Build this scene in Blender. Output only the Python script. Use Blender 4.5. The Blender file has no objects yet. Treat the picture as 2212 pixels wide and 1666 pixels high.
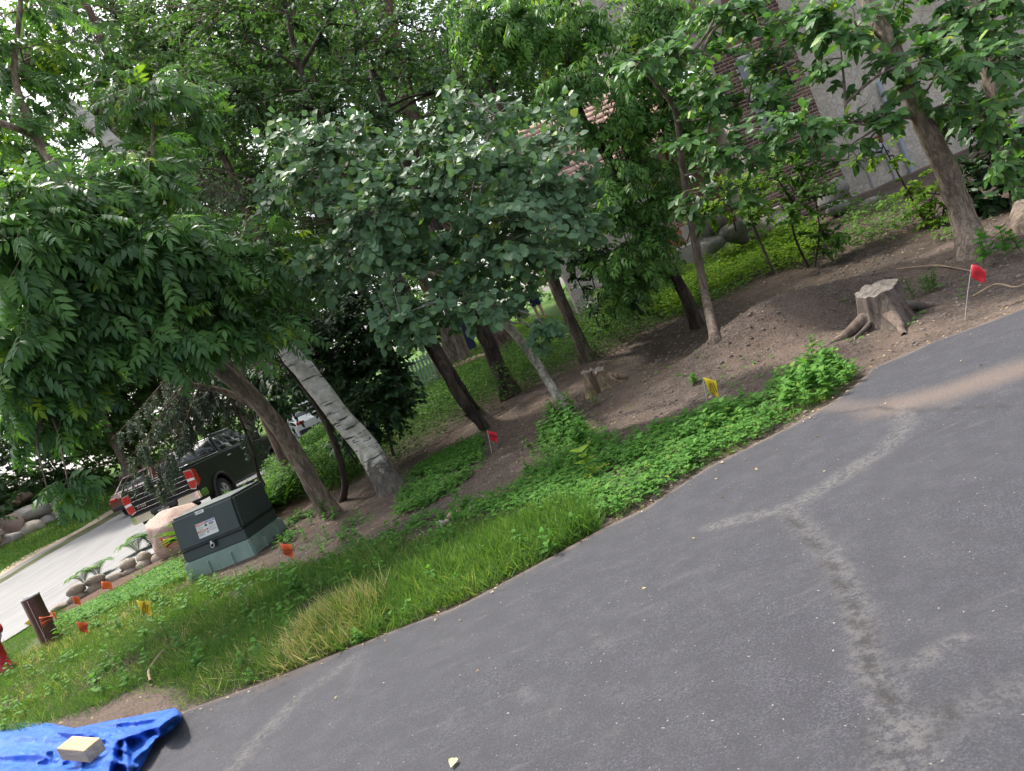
import bpy, bmesh, math, random
import numpy as np
from mathutils import Vector, Matrix, Euler

# ------------------------------------------------------------------ camera, sky, sun, exposure
SC = bpy.context.scene
COL = SC.collection
F = 1603.0; EYE = 1.55; PITCH = math.radians(4.1); ROLL = math.radians(23.0)
cam_d = bpy.data.cameras.new('camera'); cam = bpy.data.objects.new('camera', cam_d); COL.objects.link(cam)
cam.location = (0, 0, EYE)
cam.rotation_euler = (Matrix.Rotation(math.pi/2 - PITCH, 3, 'X') @ Matrix.Rotation(-ROLL, 3, 'Z')).to_euler()
cam_d.sensor_fit = 'HORIZONTAL'; cam_d.sensor_width = 36.0; cam_d.lens = 36.0*F/2212.0
cam_d.clip_start = 0.05; cam_d.clip_end = 600.0
SC.camera = cam
SUN_AZ = math.radians(-38); SUN_EL = math.radians(58)      # azimuth from +Y, positive to +X
world = bpy.data.worlds.new('World'); SC.world = world; world.use_nodes = True
wn = world.node_tree; wn.nodes.clear()
sky = wn.nodes.new('ShaderNodeTexSky'); sky.sky_type = 'NISHITA'; sky.sun_disc = False
sky.sun_elevation = SUN_EL; sky.sun_rotation = SUN_AZ; sky.air_density = 1.0; sky.dust_density = 5.0; sky.ozone_density = 1.0
bgn = wn.nodes.new('ShaderNodeBackground'); bgn.inputs['Strength'].default_value = 0.15
wo = wn.nodes.new('ShaderNodeOutputWorld')
hs = wn.nodes.new('ShaderNodeHueSaturation'); hs.inputs['Saturation'].default_value = 0.42      # hazy white summer sky
wn.links.new(sky.outputs[0], hs.inputs['Color']); wn.links.new(hs.outputs[0], bgn.inputs[0]); wn.links.new(bgn.outputs[0], wo.inputs[0])
sd = bpy.data.lights.new('sun', 'SUN'); sun = bpy.data.objects.new('sun', sd); COL.objects.link(sun)
sd.energy = 2.3; sd.angle = math.radians(4); sd.color = (1.0, 0.94, 0.85)
sdir = Vector((math.sin(SUN_AZ)*math.cos(SUN_EL), math.cos(SUN_AZ)*math.cos(SUN_EL), math.sin(SUN_EL)))
sun.rotation_euler = sdir.to_track_quat('Z', 'Y').to_euler(); sun.location = sdir*60
SC.view_settings.view_transform = 'Standard'; SC.view_settings.look = 'None'
SC.view_settings.gamma = 1.0; SC.view_settings.use_curve_mapping = False
SC.view_settings.exposure = 1.38
SC.render.engine = 'CYCLES'
SC.cycles.max_bounces = 4; SC.cycles.transparent_max_bounces = 4
SC.cycles.diffuse_bounces = 3; SC.cycles.glossy_bounces = 2; SC.cycles.transmission_bounces = 3
SC.cycles.sample_clamp_indirect = 6.0
SC.cycles.use_adaptive_sampling = True

# ------------------------------------------------------------------ helpers: picture rays and terrain
R = np.random.default_rng(11)
cp, sp = math.cos(PITCH), math.sin(PITCH); cr, sr = math.cos(ROLL), math.sin(ROLL)
def ray(X, Y):
    a = (np.asarray(X, float)-1106)/F; b = -(np.asarray(Y, float)-833)/F
    x = a*cr+b*sr; y = -a*sr+b*cr
    return np.stack([x, cp+y*sp, -sp+y*cp], -1)
def P(X, Y, d):                                   # the point at distance d (along +Y) seen there
    r = ray(X, Y); return np.array([0, 0, EYE])+r*(d/r[..., 1:2] if r.ndim > 1 else d/r[1])
def proj(p):
    p = np.asarray(p, float)-np.array([0, 0, EYE])
    fw = p[..., 1]*cp-p[..., 2]*sp; up = p[..., 1]*sp+p[..., 2]*cp; x = p[..., 0]
    fw = np.maximum(fw, 1e-3); x = x/fw; y = up/fw
    a = x*cr-y*sr; b = x*sr+y*cr
    return 1106+a*F, 833-b*F
XK = np.array([-80, -30, -22, -19, -16.5, -14, -9, -4, 0, 4, 8, 14, 80.])
YK = np.array([-30, 7, 9, 11, 13, 16, 20, 26, 34, 60, 140.])
ZT = np.array([
 [0, 0, .1, .3, .5, .9, 1.3, 1.9, 2.4, 4.0, 6],
 [0, 0, .1, .3, .5, .9, 1.3, 1.9, 2.4, 4.0, 6],
 [0, 0, .1, .3, .5, .8, 1.1, 1.6, 2.0, 3.4, 5],
 [0, 0, .05, .2, .35, .55, .8, 1.2, 1.6, 2.8, 5],
 [0, 0, 0, 0, .05, .15, .35, .65, 1.05, 2.0, 4],
 [0, 0, 0, 0, 0.0, .08, .2, .5, .9, 1.8, 4],
 [0, 0, 0, 0, 0.0, .05, .15, .35, .7, 1.8, 4],
 [0, 0, .02, .08, .15, .3, .5, .75, 1.1, 2.2, 4],
 [0, 0, .06, .25, .45, .7, .9, 1.15, 1.5, 2.6, 4],
 [0, 0, .1, .4, .7, 1.0, 1.2, 1.35, 1.6, 2.6, 4],
 [0, 0, .15, .5, .85, 1.22, 1.3, 1.4, 1.6, 2.6, 4],
 [0, 0, .15, .5, .85, 1.25, 1.3, 1.4, 1.6, 2.6, 4],
 [0, 0, .15, .5, .85, 1.25, 1.3, 1.4, 1.6, 2.6, 4]])
def _hash(i, j, s):
    h = (i*374761393+j*668265263+s*974711) & 0x7fffffff
    h = ((h ^ (h >> 13))*1274126177) & 0x7fffffff
    return ((h ^ (h >> 16)) & 0xffff)/65535.0
def vnoise(x, y, s=0):
    xi = np.floor(x).astype(np.int64); yi = np.floor(y).astype(np.int64); fx = x-xi; fy = y-yi
    fx = fx*fx*(3-2*fx); fy = fy*fy*(3-2*fy)
    return ((_hash(xi, yi, s)*(1-fx)+_hash(xi+1, yi, s)*fx)*(1-fy)+(_hash(xi, yi+1, s)*(1-fx)+_hash(xi+1, yi+1, s)*fx)*fy)
def fbm(x, y, o=4, s=0):
    v = 0; a = .5
    for k in range(o):
        v = v+a*vnoise(x, y, s+k*17); x = x*2.03+3.1; y = y*2.03+1.7; a *= .5
    return v-.5*(1-.5**o)*1.0
def pipoly(px, py, poly):
    poly = np.asarray(poly, float); n = len(poly); ins = np.zeros(px.shape, bool); j = n-1
    for i in range(n):
        xi, yi = poly[i]; xj, yj = poly[j]
        c = ((yi > py) != (yj > py)) & (px < (xj-xi)*(py-yi)/(yj-yi+1e-12)+xi)
        ins ^= c; j = i
    return ins
def terr0(x, y):
    x = np.clip(np.asarray(x, float), -79.9, 79.9); y = np.clip(np.asarray(y, float), -29.9, 139.9)
    i = np.clip(np.searchsorted(XK, x)-1, 0, len(XK)-2); j = np.clip(np.searchsorted(YK, y)-1, 0, len(YK)-2)
    tx = (x-XK[i])/(XK[i+1]-XK[i]); ty = (y-YK[j])/(YK[j+1]-YK[j])
    return (ZT[i, j]*(1-tx)+ZT[i+1, j]*tx)*(1-ty)+(ZT[i, j+1]*(1-tx)+ZT[i+1, j+1]*tx)*ty
def bump2(x, y, cx, cy, rx, ry, ang=0):
    c, s = math.cos(ang), math.sin(ang); dx = x-cx; dy = y-cy
    return np.exp(-(((dx*c+dy*s)/rx)**2+((-dx*s+dy*c)/ry)**2))
def terr1(x, y):                                  # with the dug soil heaps and the pit by the big stump
    z = terr0(x, y)
    z = z+.42*bump2(x, y, 3.55, 9.35, .95, .5, .15)+.16*bump2(x, y, 2.6, 9.3, .7, .5)
    z = z+.10*bump2(x, y, 4.6, 9.7, .7, .4)-.22*bump2(x, y, 4.25, 8.75, .55, .45)
    z = z+.10*bump2(x, y, 6.0, 9.0, 1.0, .6)-.08*bump2(x, y, 2.1, 11.0, .8, .4)
    z = z+.07*bump2(x, y, 1.3, 9.9, .5, .35)
    return z
# driveway edge in world
def hit(X, Y, f=terr1):
    d = ray(X, Y); d = d/d[1]
    ys = np.concatenate([np.arange(1.5, 30, .02), np.arange(30, 139, .2)])
    zs = EYE+d[2]*ys; t = f(d[0]*ys, ys); m = zs < t
    k = int(np.argmax(m)) if m.any() else len(ys)-1
    return np.array([d[0]*ys[k], ys[k], t[k]])
def G(X, Y): return hit(X, Y)
EDGE_D = [(0, 1695), (200, 1615), (390, 1540), (560, 1478), (700, 1422), (850, 1365), (990, 1310), (1140, 1232), (1290, 1150), (1400, 1095), (1530, 1010), (1700, 925), (1790, 875), (1840, 838), (1880, 798), (2010, 742), (2212, 668), (2330, 628)]
EDGE = np.array([hit(a, b, terr0)[:2] for a, b in EDGE_D])
EDGE = np.vstack([[[-9.3, EDGE[0, 1]+1.1], [-8.0, EDGE[0, 1]+.55]], EDGE, [[9, 6.6], [30, 7.2]]])
DRIVE = np.vstack([EDGE, [[30, -12], [-9.3, -12]]])
def edge_y(x): return np.interp(x, EDGE[:, 0], EDGE[:, 1])
def terr(x, y):
    x = np.asarray(x, float); y = np.asarray(y, float)
    z = terr1(x, y)
    past = y-edge_y(x)
    soft = np.clip((past-.02)/.5, 0, 1)*np.clip((22-y)/6, 0, 1)*np.clip((x+8.3)/1.2, 0, 1)
    rough = .03*fbm(x*2.2, y*2.2, 4, 5)+.022*fbm(x*9, y*9, 3, 9)
    dirt = np.clip((x+1.5)/2.0, 0, 1)
    z = z+soft*(rough*(.45+.9*dirt)+.02)
    return z

# ------------------------------------------------------------------ helpers: meshes and objects
def link(o, parent=None):
    COL.objects.link(o)
    if parent is not None: o.parent = parent
    return o
def tag(o, label=None, cat=None, group=None, kind=None):
    if label: o['label'] = label
    if cat: o['category'] = cat
    if group: o['group'] = group
    if kind: o['kind'] = kind
    return o
def empty(name, loc, label=None, cat=None, group=None, rz=0.0):
    o = bpy.data.objects.new(name, None); o.empty_display_size = .1; o.location = loc; o.rotation_euler = (0, 0, rz)
    link(o); return tag(o, label, cat, group)
def np_mesh(name, chunks, mats, smooth=False):
    """chunks: list of (V (n,3), F (m,3|4), material index, rnd per face or scalar)"""
    Vs, loops, tot, mi, rn = [], [], [], [], []; off = 0
    for c in chunks:
        V, Fc = np.asarray(c[0], float), np.asarray(c[1], np.int64)
        if len(Fc) == 0: continue
        m = c[2] if len(c) > 2 else 0; r = c[3] if len(c) > 3 else .5
        Vs.append(V); loops.append((Fc+off).ravel()); tot.append(np.full(len(Fc), Fc.shape[1])); off += len(V)
        mi.append(np.full(len(Fc), m)); rn.append(np.broadcast_to(np.asarray(r, float), (len(Fc),)))
    V = np.concatenate(Vs); L = np.concatenate(loops); T = np.concatenate(tot)
    me = bpy.data.meshes.new(name)
    me.vertices.add(len(V)); me.vertices.foreach_set('co', V.astype(np.float32).ravel())
    me.loops.add(len(L)); me.loops.foreach_set('vertex_index', L.astype(np.int32))
    me.polygons.add(len(T)); st = np.concatenate([[0], np.cumsum(T)[:-1]])
    me.polygons.foreach_set('loop_start', st.astype(np.int32)); me.polygons.foreach_set('loop_total', T.astype(np.int32))
    me.polygons.foreach_set('material_index', np.concatenate(mi).astype(np.int32))
    if smooth: me.polygons.foreach_set('use_smooth', np.ones(len(T), bool))
    at = me.attributes.new('rnd', 'FLOAT', 'FACE'); at.data.foreach_set('value', np.concatenate(rn).astype(np.float32))
    for m in (mats if isinstance(mats, (list, tuple)) else [mats]): me.materials.append(m)
    me.update(calc_edges=True); me.validate()
    return me
def np_obj(name, chunks, mats, parent=None, smooth=False):
    me = np_mesh(name, chunks, mats, smooth); o = bpy.data.objects.new(name, me)
    return link(o, parent)
def bm_obj(name, bm, mats, parent=None, smooth=False, recalc=True):
    if recalc: bmesh.ops.recalc_face_normals(bm, faces=bm.faces[:])
    me = bpy.data.meshes.new(name); bm.to_mesh(me); bm.free()
    for m in (mats if isinstance(mats, (list, tuple)) else [mats]): me.materials.append(m)
    if smooth:
        me.polygons.foreach_set('use_smooth', np.ones(len(me.polygons), bool))
    o = bpy.data.objects.new(name, me); return link(o, parent)
def bbox(bm, c, s, bev=0.0, rot=None, mi=0, seg=1):
    r = bmesh.ops.create_cube(bm, size=1.0)
    M = Matrix.Translation(Vector(c)) @ (rot.to_4x4() if rot is not None else Matrix.Identity(4)) @ Matrix.Diagonal((s[0], s[1], s[2], 1))
    vs = r['verts']
    fs = list({f for v in vs for f in v.link_faces})
    bmesh.ops.transform(bm, matrix=M, verts=vs)
    for f in fs: f.material_index = mi
    if bev > 0:
        es = list({e for v in vs for e in v.link_edges})
        bmesh.ops.bevel(bm, geom=es, offset=bev, segments=seg, affect='EDGES', profile=.5)
    return bm
def box_obj(name, c, s, mat, parent=None, bev=0.0, rot=None, seg=1):
    bm = bmesh.new(); bbox(bm, c, s, bev, rot, 0, seg); return bm_obj(name, bm, mat, parent)
def prism(bm, prof, axis, a, b, mi=0):
    """extrude a 2D outline between a and b along axis ('x': outline in y,z; 'y': outline in x,z; 'z': outline in x,y)"""
    def pt(p, t):
        return {'x': (t, p[0], p[1]), 'y': (p[0], t, p[1]), 'z': (p[0], p[1], t)}[axis]
    A = [bm.verts.new(pt(p, a)) for p in prof]; B = [bm.verts.new(pt(p, b)) for p in prof]; n = len(prof)
    fs = [bm.faces.new(A), bm.faces.new(B[::-1])]
    for i in range(n): fs.append(bm.faces.new((A[i], B[i], B[(i+1) % n], A[(i+1) % n])))
    for f in fs: f.material_index = mi
    return fs
def lathe(prof, n=24, axis='z'):
    prof = np.asarray(prof, float); a = np.linspace(0, 2*np.pi, n, endpoint=False); V = []
    for r, z in prof: V.append(np.stack([r*np.cos(a), r*np.sin(a), np.full(n, z)], 1))
    V = np.concatenate(V); Fq = []
    for k in range(len(prof)-1):
        for i in range(n): Fq.append((k*n+i, k*n+(i+1) % n, (k+1)*n+(i+1) % n, (k+1)*n+i))
    if axis == 'x': V = V[:, [2, 0, 1]]
    if axis == 'y': V = V[:, [1, 2, 0]]
    return V, np.array(Fq)
def smooth_path(pts, n):
    pts = np.asarray(pts, float); m = len(pts); d = np.r_[0, np.cumsum(np.linalg.norm(np.diff(pts[:, :3], axis=0), axis=1))]
    t = np.linspace(0, d[-1], n); out = np.empty((n, pts.shape[1]))
    tan = np.gradient(pts, d, axis=0) if m > 2 else np.repeat((pts[1:]-pts[:1])/d[-1], m, 0)
    k = np.clip(np.searchsorted(d, t, side='right')-1, 0, m-2); h = d[k+1]-d[k]; s = ((t-d[k])/h)[:, None]; h = h[:, None]
    return (2*s**3-3*s**2+1)*pts[k]+(s**3-2*s**2+s)*h*tan[k]+(-2*s**3+3*s**2)*pts[k+1]+(s**3-s**2)*h*tan[k+1]
def tube(pts, rad, sides=8, lump=0.0, cap=True, seed=0):
    pts = np.asarray(pts, float); n = len(pts); rad = np.broadcast_to(np.asarray(rad, float), (n,))
    t = np.gradient(pts, axis=0); t /= np.linalg.norm(t, axis=1)[:, None]+1e-9
    ref = np.array([.31, .86, .1]) if abs(t[0, 2]) > .8 else np.array([0, 0, 1.])
    V = np.empty((n, sides, 3)); a = np.linspace(0, 2*np.pi, sides, endpoint=False); u = ref
    for i in range(n):
        u = u-t[i]*np.dot(u, t[i]); u /= np.linalg.norm(u)+1e-9; w = np.cross(t[i], u)
        rr = rad[i]
        if lump: rr = rr*(1+lump*(vnoise(np.cos(a)*1.6+seed, np.sin(a)*1.6+i*.35, seed)-.5)*2)
        V[i] = pts[i]+np.outer(np.cos(a)*rr, u)+np.outer(np.sin(a)*rr, w)
    I = np.arange(n-1)[:, None]*sides; J = np.arange(sides)[None]; K = (J+1) % sides
    Fq = np.stack([I+J, I+K, I+sides+K, I+sides+J], -1).reshape(-1, 4)
    V = V.reshape(-1, 3)
    return V, Fq
def tube_batch(paths, rads, sides=4):
    Pp = np.asarray(paths, float); Rr = np.asarray(rads, float); M, n, _ = Pp.shape
    t = np.gradient(Pp, axis=1); t /= np.linalg.norm(t, axis=2, keepdims=True)+1e-9
    ref = np.where(np.abs(t[:, :1, 2:3]) > .8, np.array([.31, .86, .1]), np.array([0, 0, 1.])); u = ref-t*(ref*t).sum(2, keepdims=True); u /= np.linalg.norm(u, axis=2, keepdims=True)+1e-9; w = np.cross(t, u)
    a = np.linspace(0, 2*np.pi, sides, endpoint=False)
    V = Pp[:, :, None]+Rr[:, :, None, None]*(np.cos(a)[:, None]*u[:, :, None]+np.sin(a)[:, None]*w[:, :, None])
    I = np.arange(n-1)[:, None]*sides; J = np.arange(sides)[None]; K = (J+1) % sides
    Fq = np.stack([I+J, I+K, I+sides+K, I+sides+J], -1).reshape(-1, 4); Fq = (Fq[None]+(np.arange(M)*n*sides)[:, None, None]).reshape(-1, 4)
    return V.reshape(-1, 3), Fq
def cap_disc(V, sides, first=False):
    n = len(V); b = 0 if first else n-sides; c = V[b:b+sides].mean(0)
    VV = np.vstack([V[b:b+sides], c]); Fc = np.array([(i, (i+1) % sides, sides) for i in range(sides)])
    return VV, Fc
def text_mesh(s, size, mat, align='CENTER', bold=0.0, shear=0.0):
    cu = bpy.data.curves.new('text', 'FONT'); cu.body = s; cu.size = size; cu.align_x = align; cu.align_y = 'CENTER'; cu.fill_mode = 'FRONT'
    cu.offset = bold; cu.shear = shear; cu.resolution_u = 2
    o = bpy.data.objects.new('text', cu); COL.objects.link(o); dg = bpy.context.evaluated_depsgraph_get()
    me = bpy.data.meshes.new_from_object(o.evaluated_get(dg)); bpy.data.objects.remove(o); bpy.data.curves.remove(cu)
    me.materials.clear(); me.materials.append(mat); return me
def text_obj(name, s, size, mat, parent, M, **k):
    o = bpy.data.objects.new(name, text_mesh(s, size, mat, **k)); link(o, parent); o.matrix_local = M; return o
def basis(origin, right, up):
    r = Vector(right).normalized(); u = Vector(up); n = r.cross(u).normalized(); u = n.cross(r)
    M = Matrix((r, u, n)).transposed().to_4x4(); M.translation = Vector(origin); return M

# ------------------------------------------------------------------ materials
def newmat(name):
    m = bpy.data.materials.new(name); m.use_nodes = True; nt = m.node_tree
    return m, nt, nt.nodes['Principled BSDF']
def N(nt, t, **k):
    n = nt.nodes.new(t)
    for a, v in k.items(): setattr(n, a, v)
    return n
def coords(nt, scale=(1, 1, 1), kind='Object', rot=(0, 0, 0)):
    tc = N(nt, 'ShaderNodeTexCoord'); mp = N(nt, 'ShaderNodeMapping'); mp.inputs['Scale'].default_value = scale; mp.inputs['Rotation'].default_value = rot
    nt.links.new(tc.outputs[kind], mp.inputs['Vector']); return mp.outputs[0]
def noise(nt, vec, scale, detail=4, rough=.6, dist=0.0):
    n = N(nt, 'ShaderNodeTexNoise'); n.inputs['Scale'].default_value = scale; n.inputs['Detail'].default_value = detail
    n.inputs['Roughness'].default_value = rough; n.inputs['Distortion'].default_value = dist
    if vec is not None: nt.links.new(vec, n.inputs['Vector'])
    return n.outputs['Fac']
def ramp(nt, fac, stops, interp='LINEAR'):
    r = N(nt, 'ShaderNodeValToRGB'); r.color_ramp.interpolation = interp; el = r.color_ramp.elements
    while len(el) < len(stops): el.new(.5)
    for e, (p, c) in zip(el, stops):
        e.position = p; e.color = (*c, 1) if len(c) == 3 else c
    nt.links.new(fac, r.inputs[0]); return r.outputs[0]
def mixc(nt, fac, a, b, mode='MIX'):
    m = N(nt, 'ShaderNodeMix', data_type='RGBA', blend_type=mode)
    for s, v in ((m.inputs[0], fac), (m.inputs[6], a), (m.inputs[7], b)):
        if hasattr(v, 'links'): nt.links.new(v, s)
        elif isinstance(v, (int, float)): s.default_value = v
        else: s.default_value = (*v, 1)
    return m.outputs[2]
def math_n(nt, op, a, b=0.0, clamp=False):
    m = N(nt, 'ShaderNodeMath', operation=op, use_clamp=clamp)
    for s, v in ((m.inputs[0], a), (m.inputs[1], b)):
        if hasattr(v, 'links'): nt.links.new(v, s)
        else: s.default_value = v
    return m.outputs[0]
def bump(nt, b, h, strength=.4, dist=.02):
    n = N(nt, 'ShaderNodeBump'); n.inputs['Strength'].default_value = strength; n.inputs['Distance'].default_value = dist
    nt.links.new(h, n.inputs['Height']); nt.links.new(n.outputs[0], b.inputs['Normal'])
def attr(nt, name, out='Fac'):
    a = N(nt, 'ShaderNodeAttribute', attribute_name=name); return a.outputs[out]
def plain(name, col, rough=.5, var=.15, scale=8.0, metal=0.0, bmp=0.0, bscale=60.0, coat=0.0, kind='Object'):
    m, nt, b = newmat(name); v = coords(nt, kind=kind)
    f = noise(nt, v, scale, 5, .6)
    lo = tuple(c*(1-var) for c in col); hi = tuple(min(1, c*(1+var)) for c in col)
    nt.links.new(ramp(nt, f, [(.3, lo), (.7, hi)]), b.inputs['Base Color'])
    b.inputs['Roughness'].default_value = rough; b.inputs['Metallic'].default_value = metal; b.inputs['Coat Weight'].default_value = coat
    if bmp: bump(nt, b, noise(nt, v, bscale, 4, .6), bmp, .01)
    return m
def leafmat(name, stops, trans=.35, rough=.42, spec=.5, tcol=(1.15, 1.25, .5), vein=0.0):
    m, nt, b = newmat(name)
    c = ramp(nt, attr(nt, 'rnd'), stops)
    f = noise(nt, coords(nt), 9.0, 3)
    c = mixc(nt, .45, c, ramp(nt, f, [(.3, (.55, .58, .5)), (.7, (1.0, 1.0, 1.0))]), 'MULTIPLY')
    nt.links.new(c, b.inputs['Base Color']); b.inputs['Roughness'].default_value = rough; b.inputs['Specular IOR Level'].default_value = spec
    t = N(nt, 'ShaderNodeBsdfTranslucent'); nt.links.new(mixc(nt, 1.0, c, tcol, 'MULTIPLY'), t.inputs['Color'])
    mx = N(nt, 'ShaderNodeMixShader'); mx.inputs[0].default_value = trans
    out = nt.nodes['Material Output']
    nt.links.new(b.outputs[0], mx.inputs[1]); nt.links.new(t.outputs[0], mx.inputs[2]); nt.links.new(mx.outputs[0], out.inputs['Surface'])
    return m
def barkmat(name, dark, light, zs=.22, scale=14.0, strength=.9, lich=None):
    m, nt, b = newmat(name); v = coords(nt, (1, 1, zs))
    f = noise(nt, v, scale, 6, .72, .6); f2 = noise(nt, coords(nt, (1, 1, .6)), 3.0, 3)
    c = ramp(nt, f, [(.40, tuple(x*.55 for x in dark)), (.47, dark), (.58, light), (.7, tuple(min(1, x*1.3) for x in light))])
    c = mixc(nt, math_n(nt, 'MULTIPLY', f2, .5), c, tuple(x*1.35 for x in light))
    if lich: c = mixc(nt, ramp(nt, noise(nt, coords(nt), 5.0, 5), [(.55, (0, 0, 0)), (.68, (1, 1, 1))]), c, lich)
    nt.links.new(c, b.inputs['Base Color']); b.inputs['Roughness'].default_value = .9; b.inputs['Specular IOR Level'].default_value = .2
    bump(nt, b, f, strength, .03); return m
# ------------------------------------------------------------------ ground, driveway, road
def mat_ground():
    m, nt, b = newmat('soil'); v = coords(nt)
    big = noise(nt, v, .9, 5, .6); mid = noise(nt, v, 6, 6, .7); fine = noise(nt, v, 45, 5, .7)
    dirt = ramp(nt, mid, [(.26, (.10, .079, .067)), (.5, (.165, .134, .115)), (.74, (.27, .222, .19))])
    vs = N(nt, 'ShaderNodeTexVoronoi'); vs.inputs['Scale'].default_value = 38; nt.links.new(coords(nt, (1, 1, 1)), vs.inputs['Vector']); dirt = mixc(nt, .55, dirt, ramp(nt, vs.outputs['Distance'], [(.1, (1.5, 1.45, 1.4)), (.6, (.35, .33, .31))]), 'MULTIPLY')
    dirt = mixc(nt, ramp(nt, big, [(.42, (0, 0, 0)), (.68, (.8, .8, .8))]), dirt, (.22, .16, .125))
    dirt = mixc(nt, ramp(nt, fine, [(.36, (.85, .85, .85)), (.47, (0, 0, 0))]), dirt, (.042, .032, .027))
    dirt = mixc(nt, ramp(nt, noise(nt, v, 60, 2, .5), [(.7, (0, 0, 0)), (.76, (.8, .8, .8))]), dirt, (.32, .26, .21))
    vor = N(nt, 'ShaderNodeTexVoronoi'); vor.inputs['Scale'].default_value = 26; nt.links.new(v, vor.inputs['Vector'])
    mulch = mixc(nt, vor.outputs['Color'], (.07, .045, .034), (.2, .13, .09)); mulch = mixc(nt, .5, mulch, ramp(nt, fine, [(.3, (.06, .04, .03)), (.7, (.18, .12, .085))]))
    lawn = ramp(nt, fine, [(.3, (.03, .07, .012)), (.6, (.075, .16, .025)), (.8, (.16, .22, .05))])
    lawn = mixc(nt, ramp(nt, big, [(.5, (0, 0, 0)), (.75, (.7, .7, .7))]), lawn, (.16, .16, .055))
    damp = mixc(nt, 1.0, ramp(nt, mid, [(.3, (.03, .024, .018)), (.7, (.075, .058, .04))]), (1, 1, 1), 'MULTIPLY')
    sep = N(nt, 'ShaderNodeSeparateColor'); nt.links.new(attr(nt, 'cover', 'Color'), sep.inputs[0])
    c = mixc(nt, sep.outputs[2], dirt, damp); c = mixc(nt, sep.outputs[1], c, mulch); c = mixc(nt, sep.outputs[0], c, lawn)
    nt.links.new(c, b.inputs['Base Color']); b.inputs['Roughness'].default_value = .95; b.inputs['Specular IOR Level'].default_value = .15
    h = math_n(nt, 'ADD', math_n(nt, 'MULTIPLY', fine, .5), mid); bump(nt, b, h, 1.0, .06); return m
def axis_pts(lo, hi, f0, f1, fine, grow=1.18):
    a = list(np.arange(f0, f1, fine)); s = fine; x = a[-1]
    while x < hi: s *= grow; x += s; a.append(min(x, hi))
    s = fine; x = f0; pre = []
    while x > lo: s *= grow; x -= s; pre.append(max(x, lo))
    return np.array(pre[::-1]+a)
gx = axis_pts(-300, 300, -8.6, 7.6, .072); gy = axis_pts(-60, 420, 4.7, 13.2, .072, 1.12)
GX, GY = np.meshgrid(gx, gy); GZ = terr(GX, GY)
GZ = GZ+np.clip((np.hypot(GX, GY)-120)/200, 0, 1)*6
nx, ny = len(gx), len(gy)
idx = np.arange(nx*ny).reshape(ny, nx)
gF = np.stack([idx[:-1, :-1], idx[:-1, 1:], idx[1:, 1:], idx[1:, :-1]], -1).reshape(-1, 4)
M_GROUND = mat_ground()
ground = np_obj('ground', [(np.stack([GX, GY, GZ], -1).reshape(-1, 3), gF)], M_GROUND, smooth=True)
tag(ground, 'bare brown soil bank with mulch and turf', None, None, 'structure')
LAWN_D = [(-200, 1640), (-200, 1500), (0, 1445), (60, 1420), (130, 1395), (130, 1340), (370, 1215), (415, 1255), (450, 1262), (560, 1240), (690, 1222), (820, 1200), (930, 1150), (1090, 1118), (1230, 1100), (1290, 1125), (1290, 1152), (1140, 1232), (990, 1308), (850, 1363), (700, 1420), (560, 1476), (420, 1522), (390, 1490), (320, 1480), (220, 1530), (120, 1560), (0, 1600)]
def inworld(x, y, polyD): px, py = proj(np.stack([x, y, terr1(x, y)], -1)); return pipoly(px, py, polyD) & (y > .5)
gxx, gyy = GX.ravel(), GY.ravel()
lawn = np.zeros(len(gxx)); mulch = np.zeros(len(gxx)); damp = np.zeros(len(gxx))
wob = 1.1*fbm(gxx*.35, gyy*.35, 3, 3)
lawn[(gxx < -16.9) & (gxx > -20.3+wob*.6)] = 1
mulch[(gxx < -20.3+wob*.6)] = 1
lawn[(gyy > 20.5+wob) & (gxx > -8) & (gxx < 2.6)] = 1; lawn[(gyy > 26+wob) & (gxx >= 2.6) & (gxx < 40)] = 1
lawn[(gyy > 44)] = 1
mulch[(gyy > 15.5+wob*1.5) & (gyy < 20.5+wob) & (gxx > -8) & (gxx < 3.5)] = 1
mulch[(gyy > 12.2+wob*.5) & (gyy < 16) & (gxx < -3.2) & (gxx > -9.7)] = 1
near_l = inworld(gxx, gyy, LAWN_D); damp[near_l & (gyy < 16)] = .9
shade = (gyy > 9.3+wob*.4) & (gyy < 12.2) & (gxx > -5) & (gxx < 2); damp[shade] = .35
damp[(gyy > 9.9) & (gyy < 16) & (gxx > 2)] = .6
lawn[(gxx < -7.6) & (gxx > -9.9) & (gyy < 13) & (gyy > -20)] = .6
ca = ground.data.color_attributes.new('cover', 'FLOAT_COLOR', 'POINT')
ca.data.foreach_set('color', np.stack([lawn, mulch, damp, np.ones_like(damp)], -1).astype(np.float32).ravel())

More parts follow.
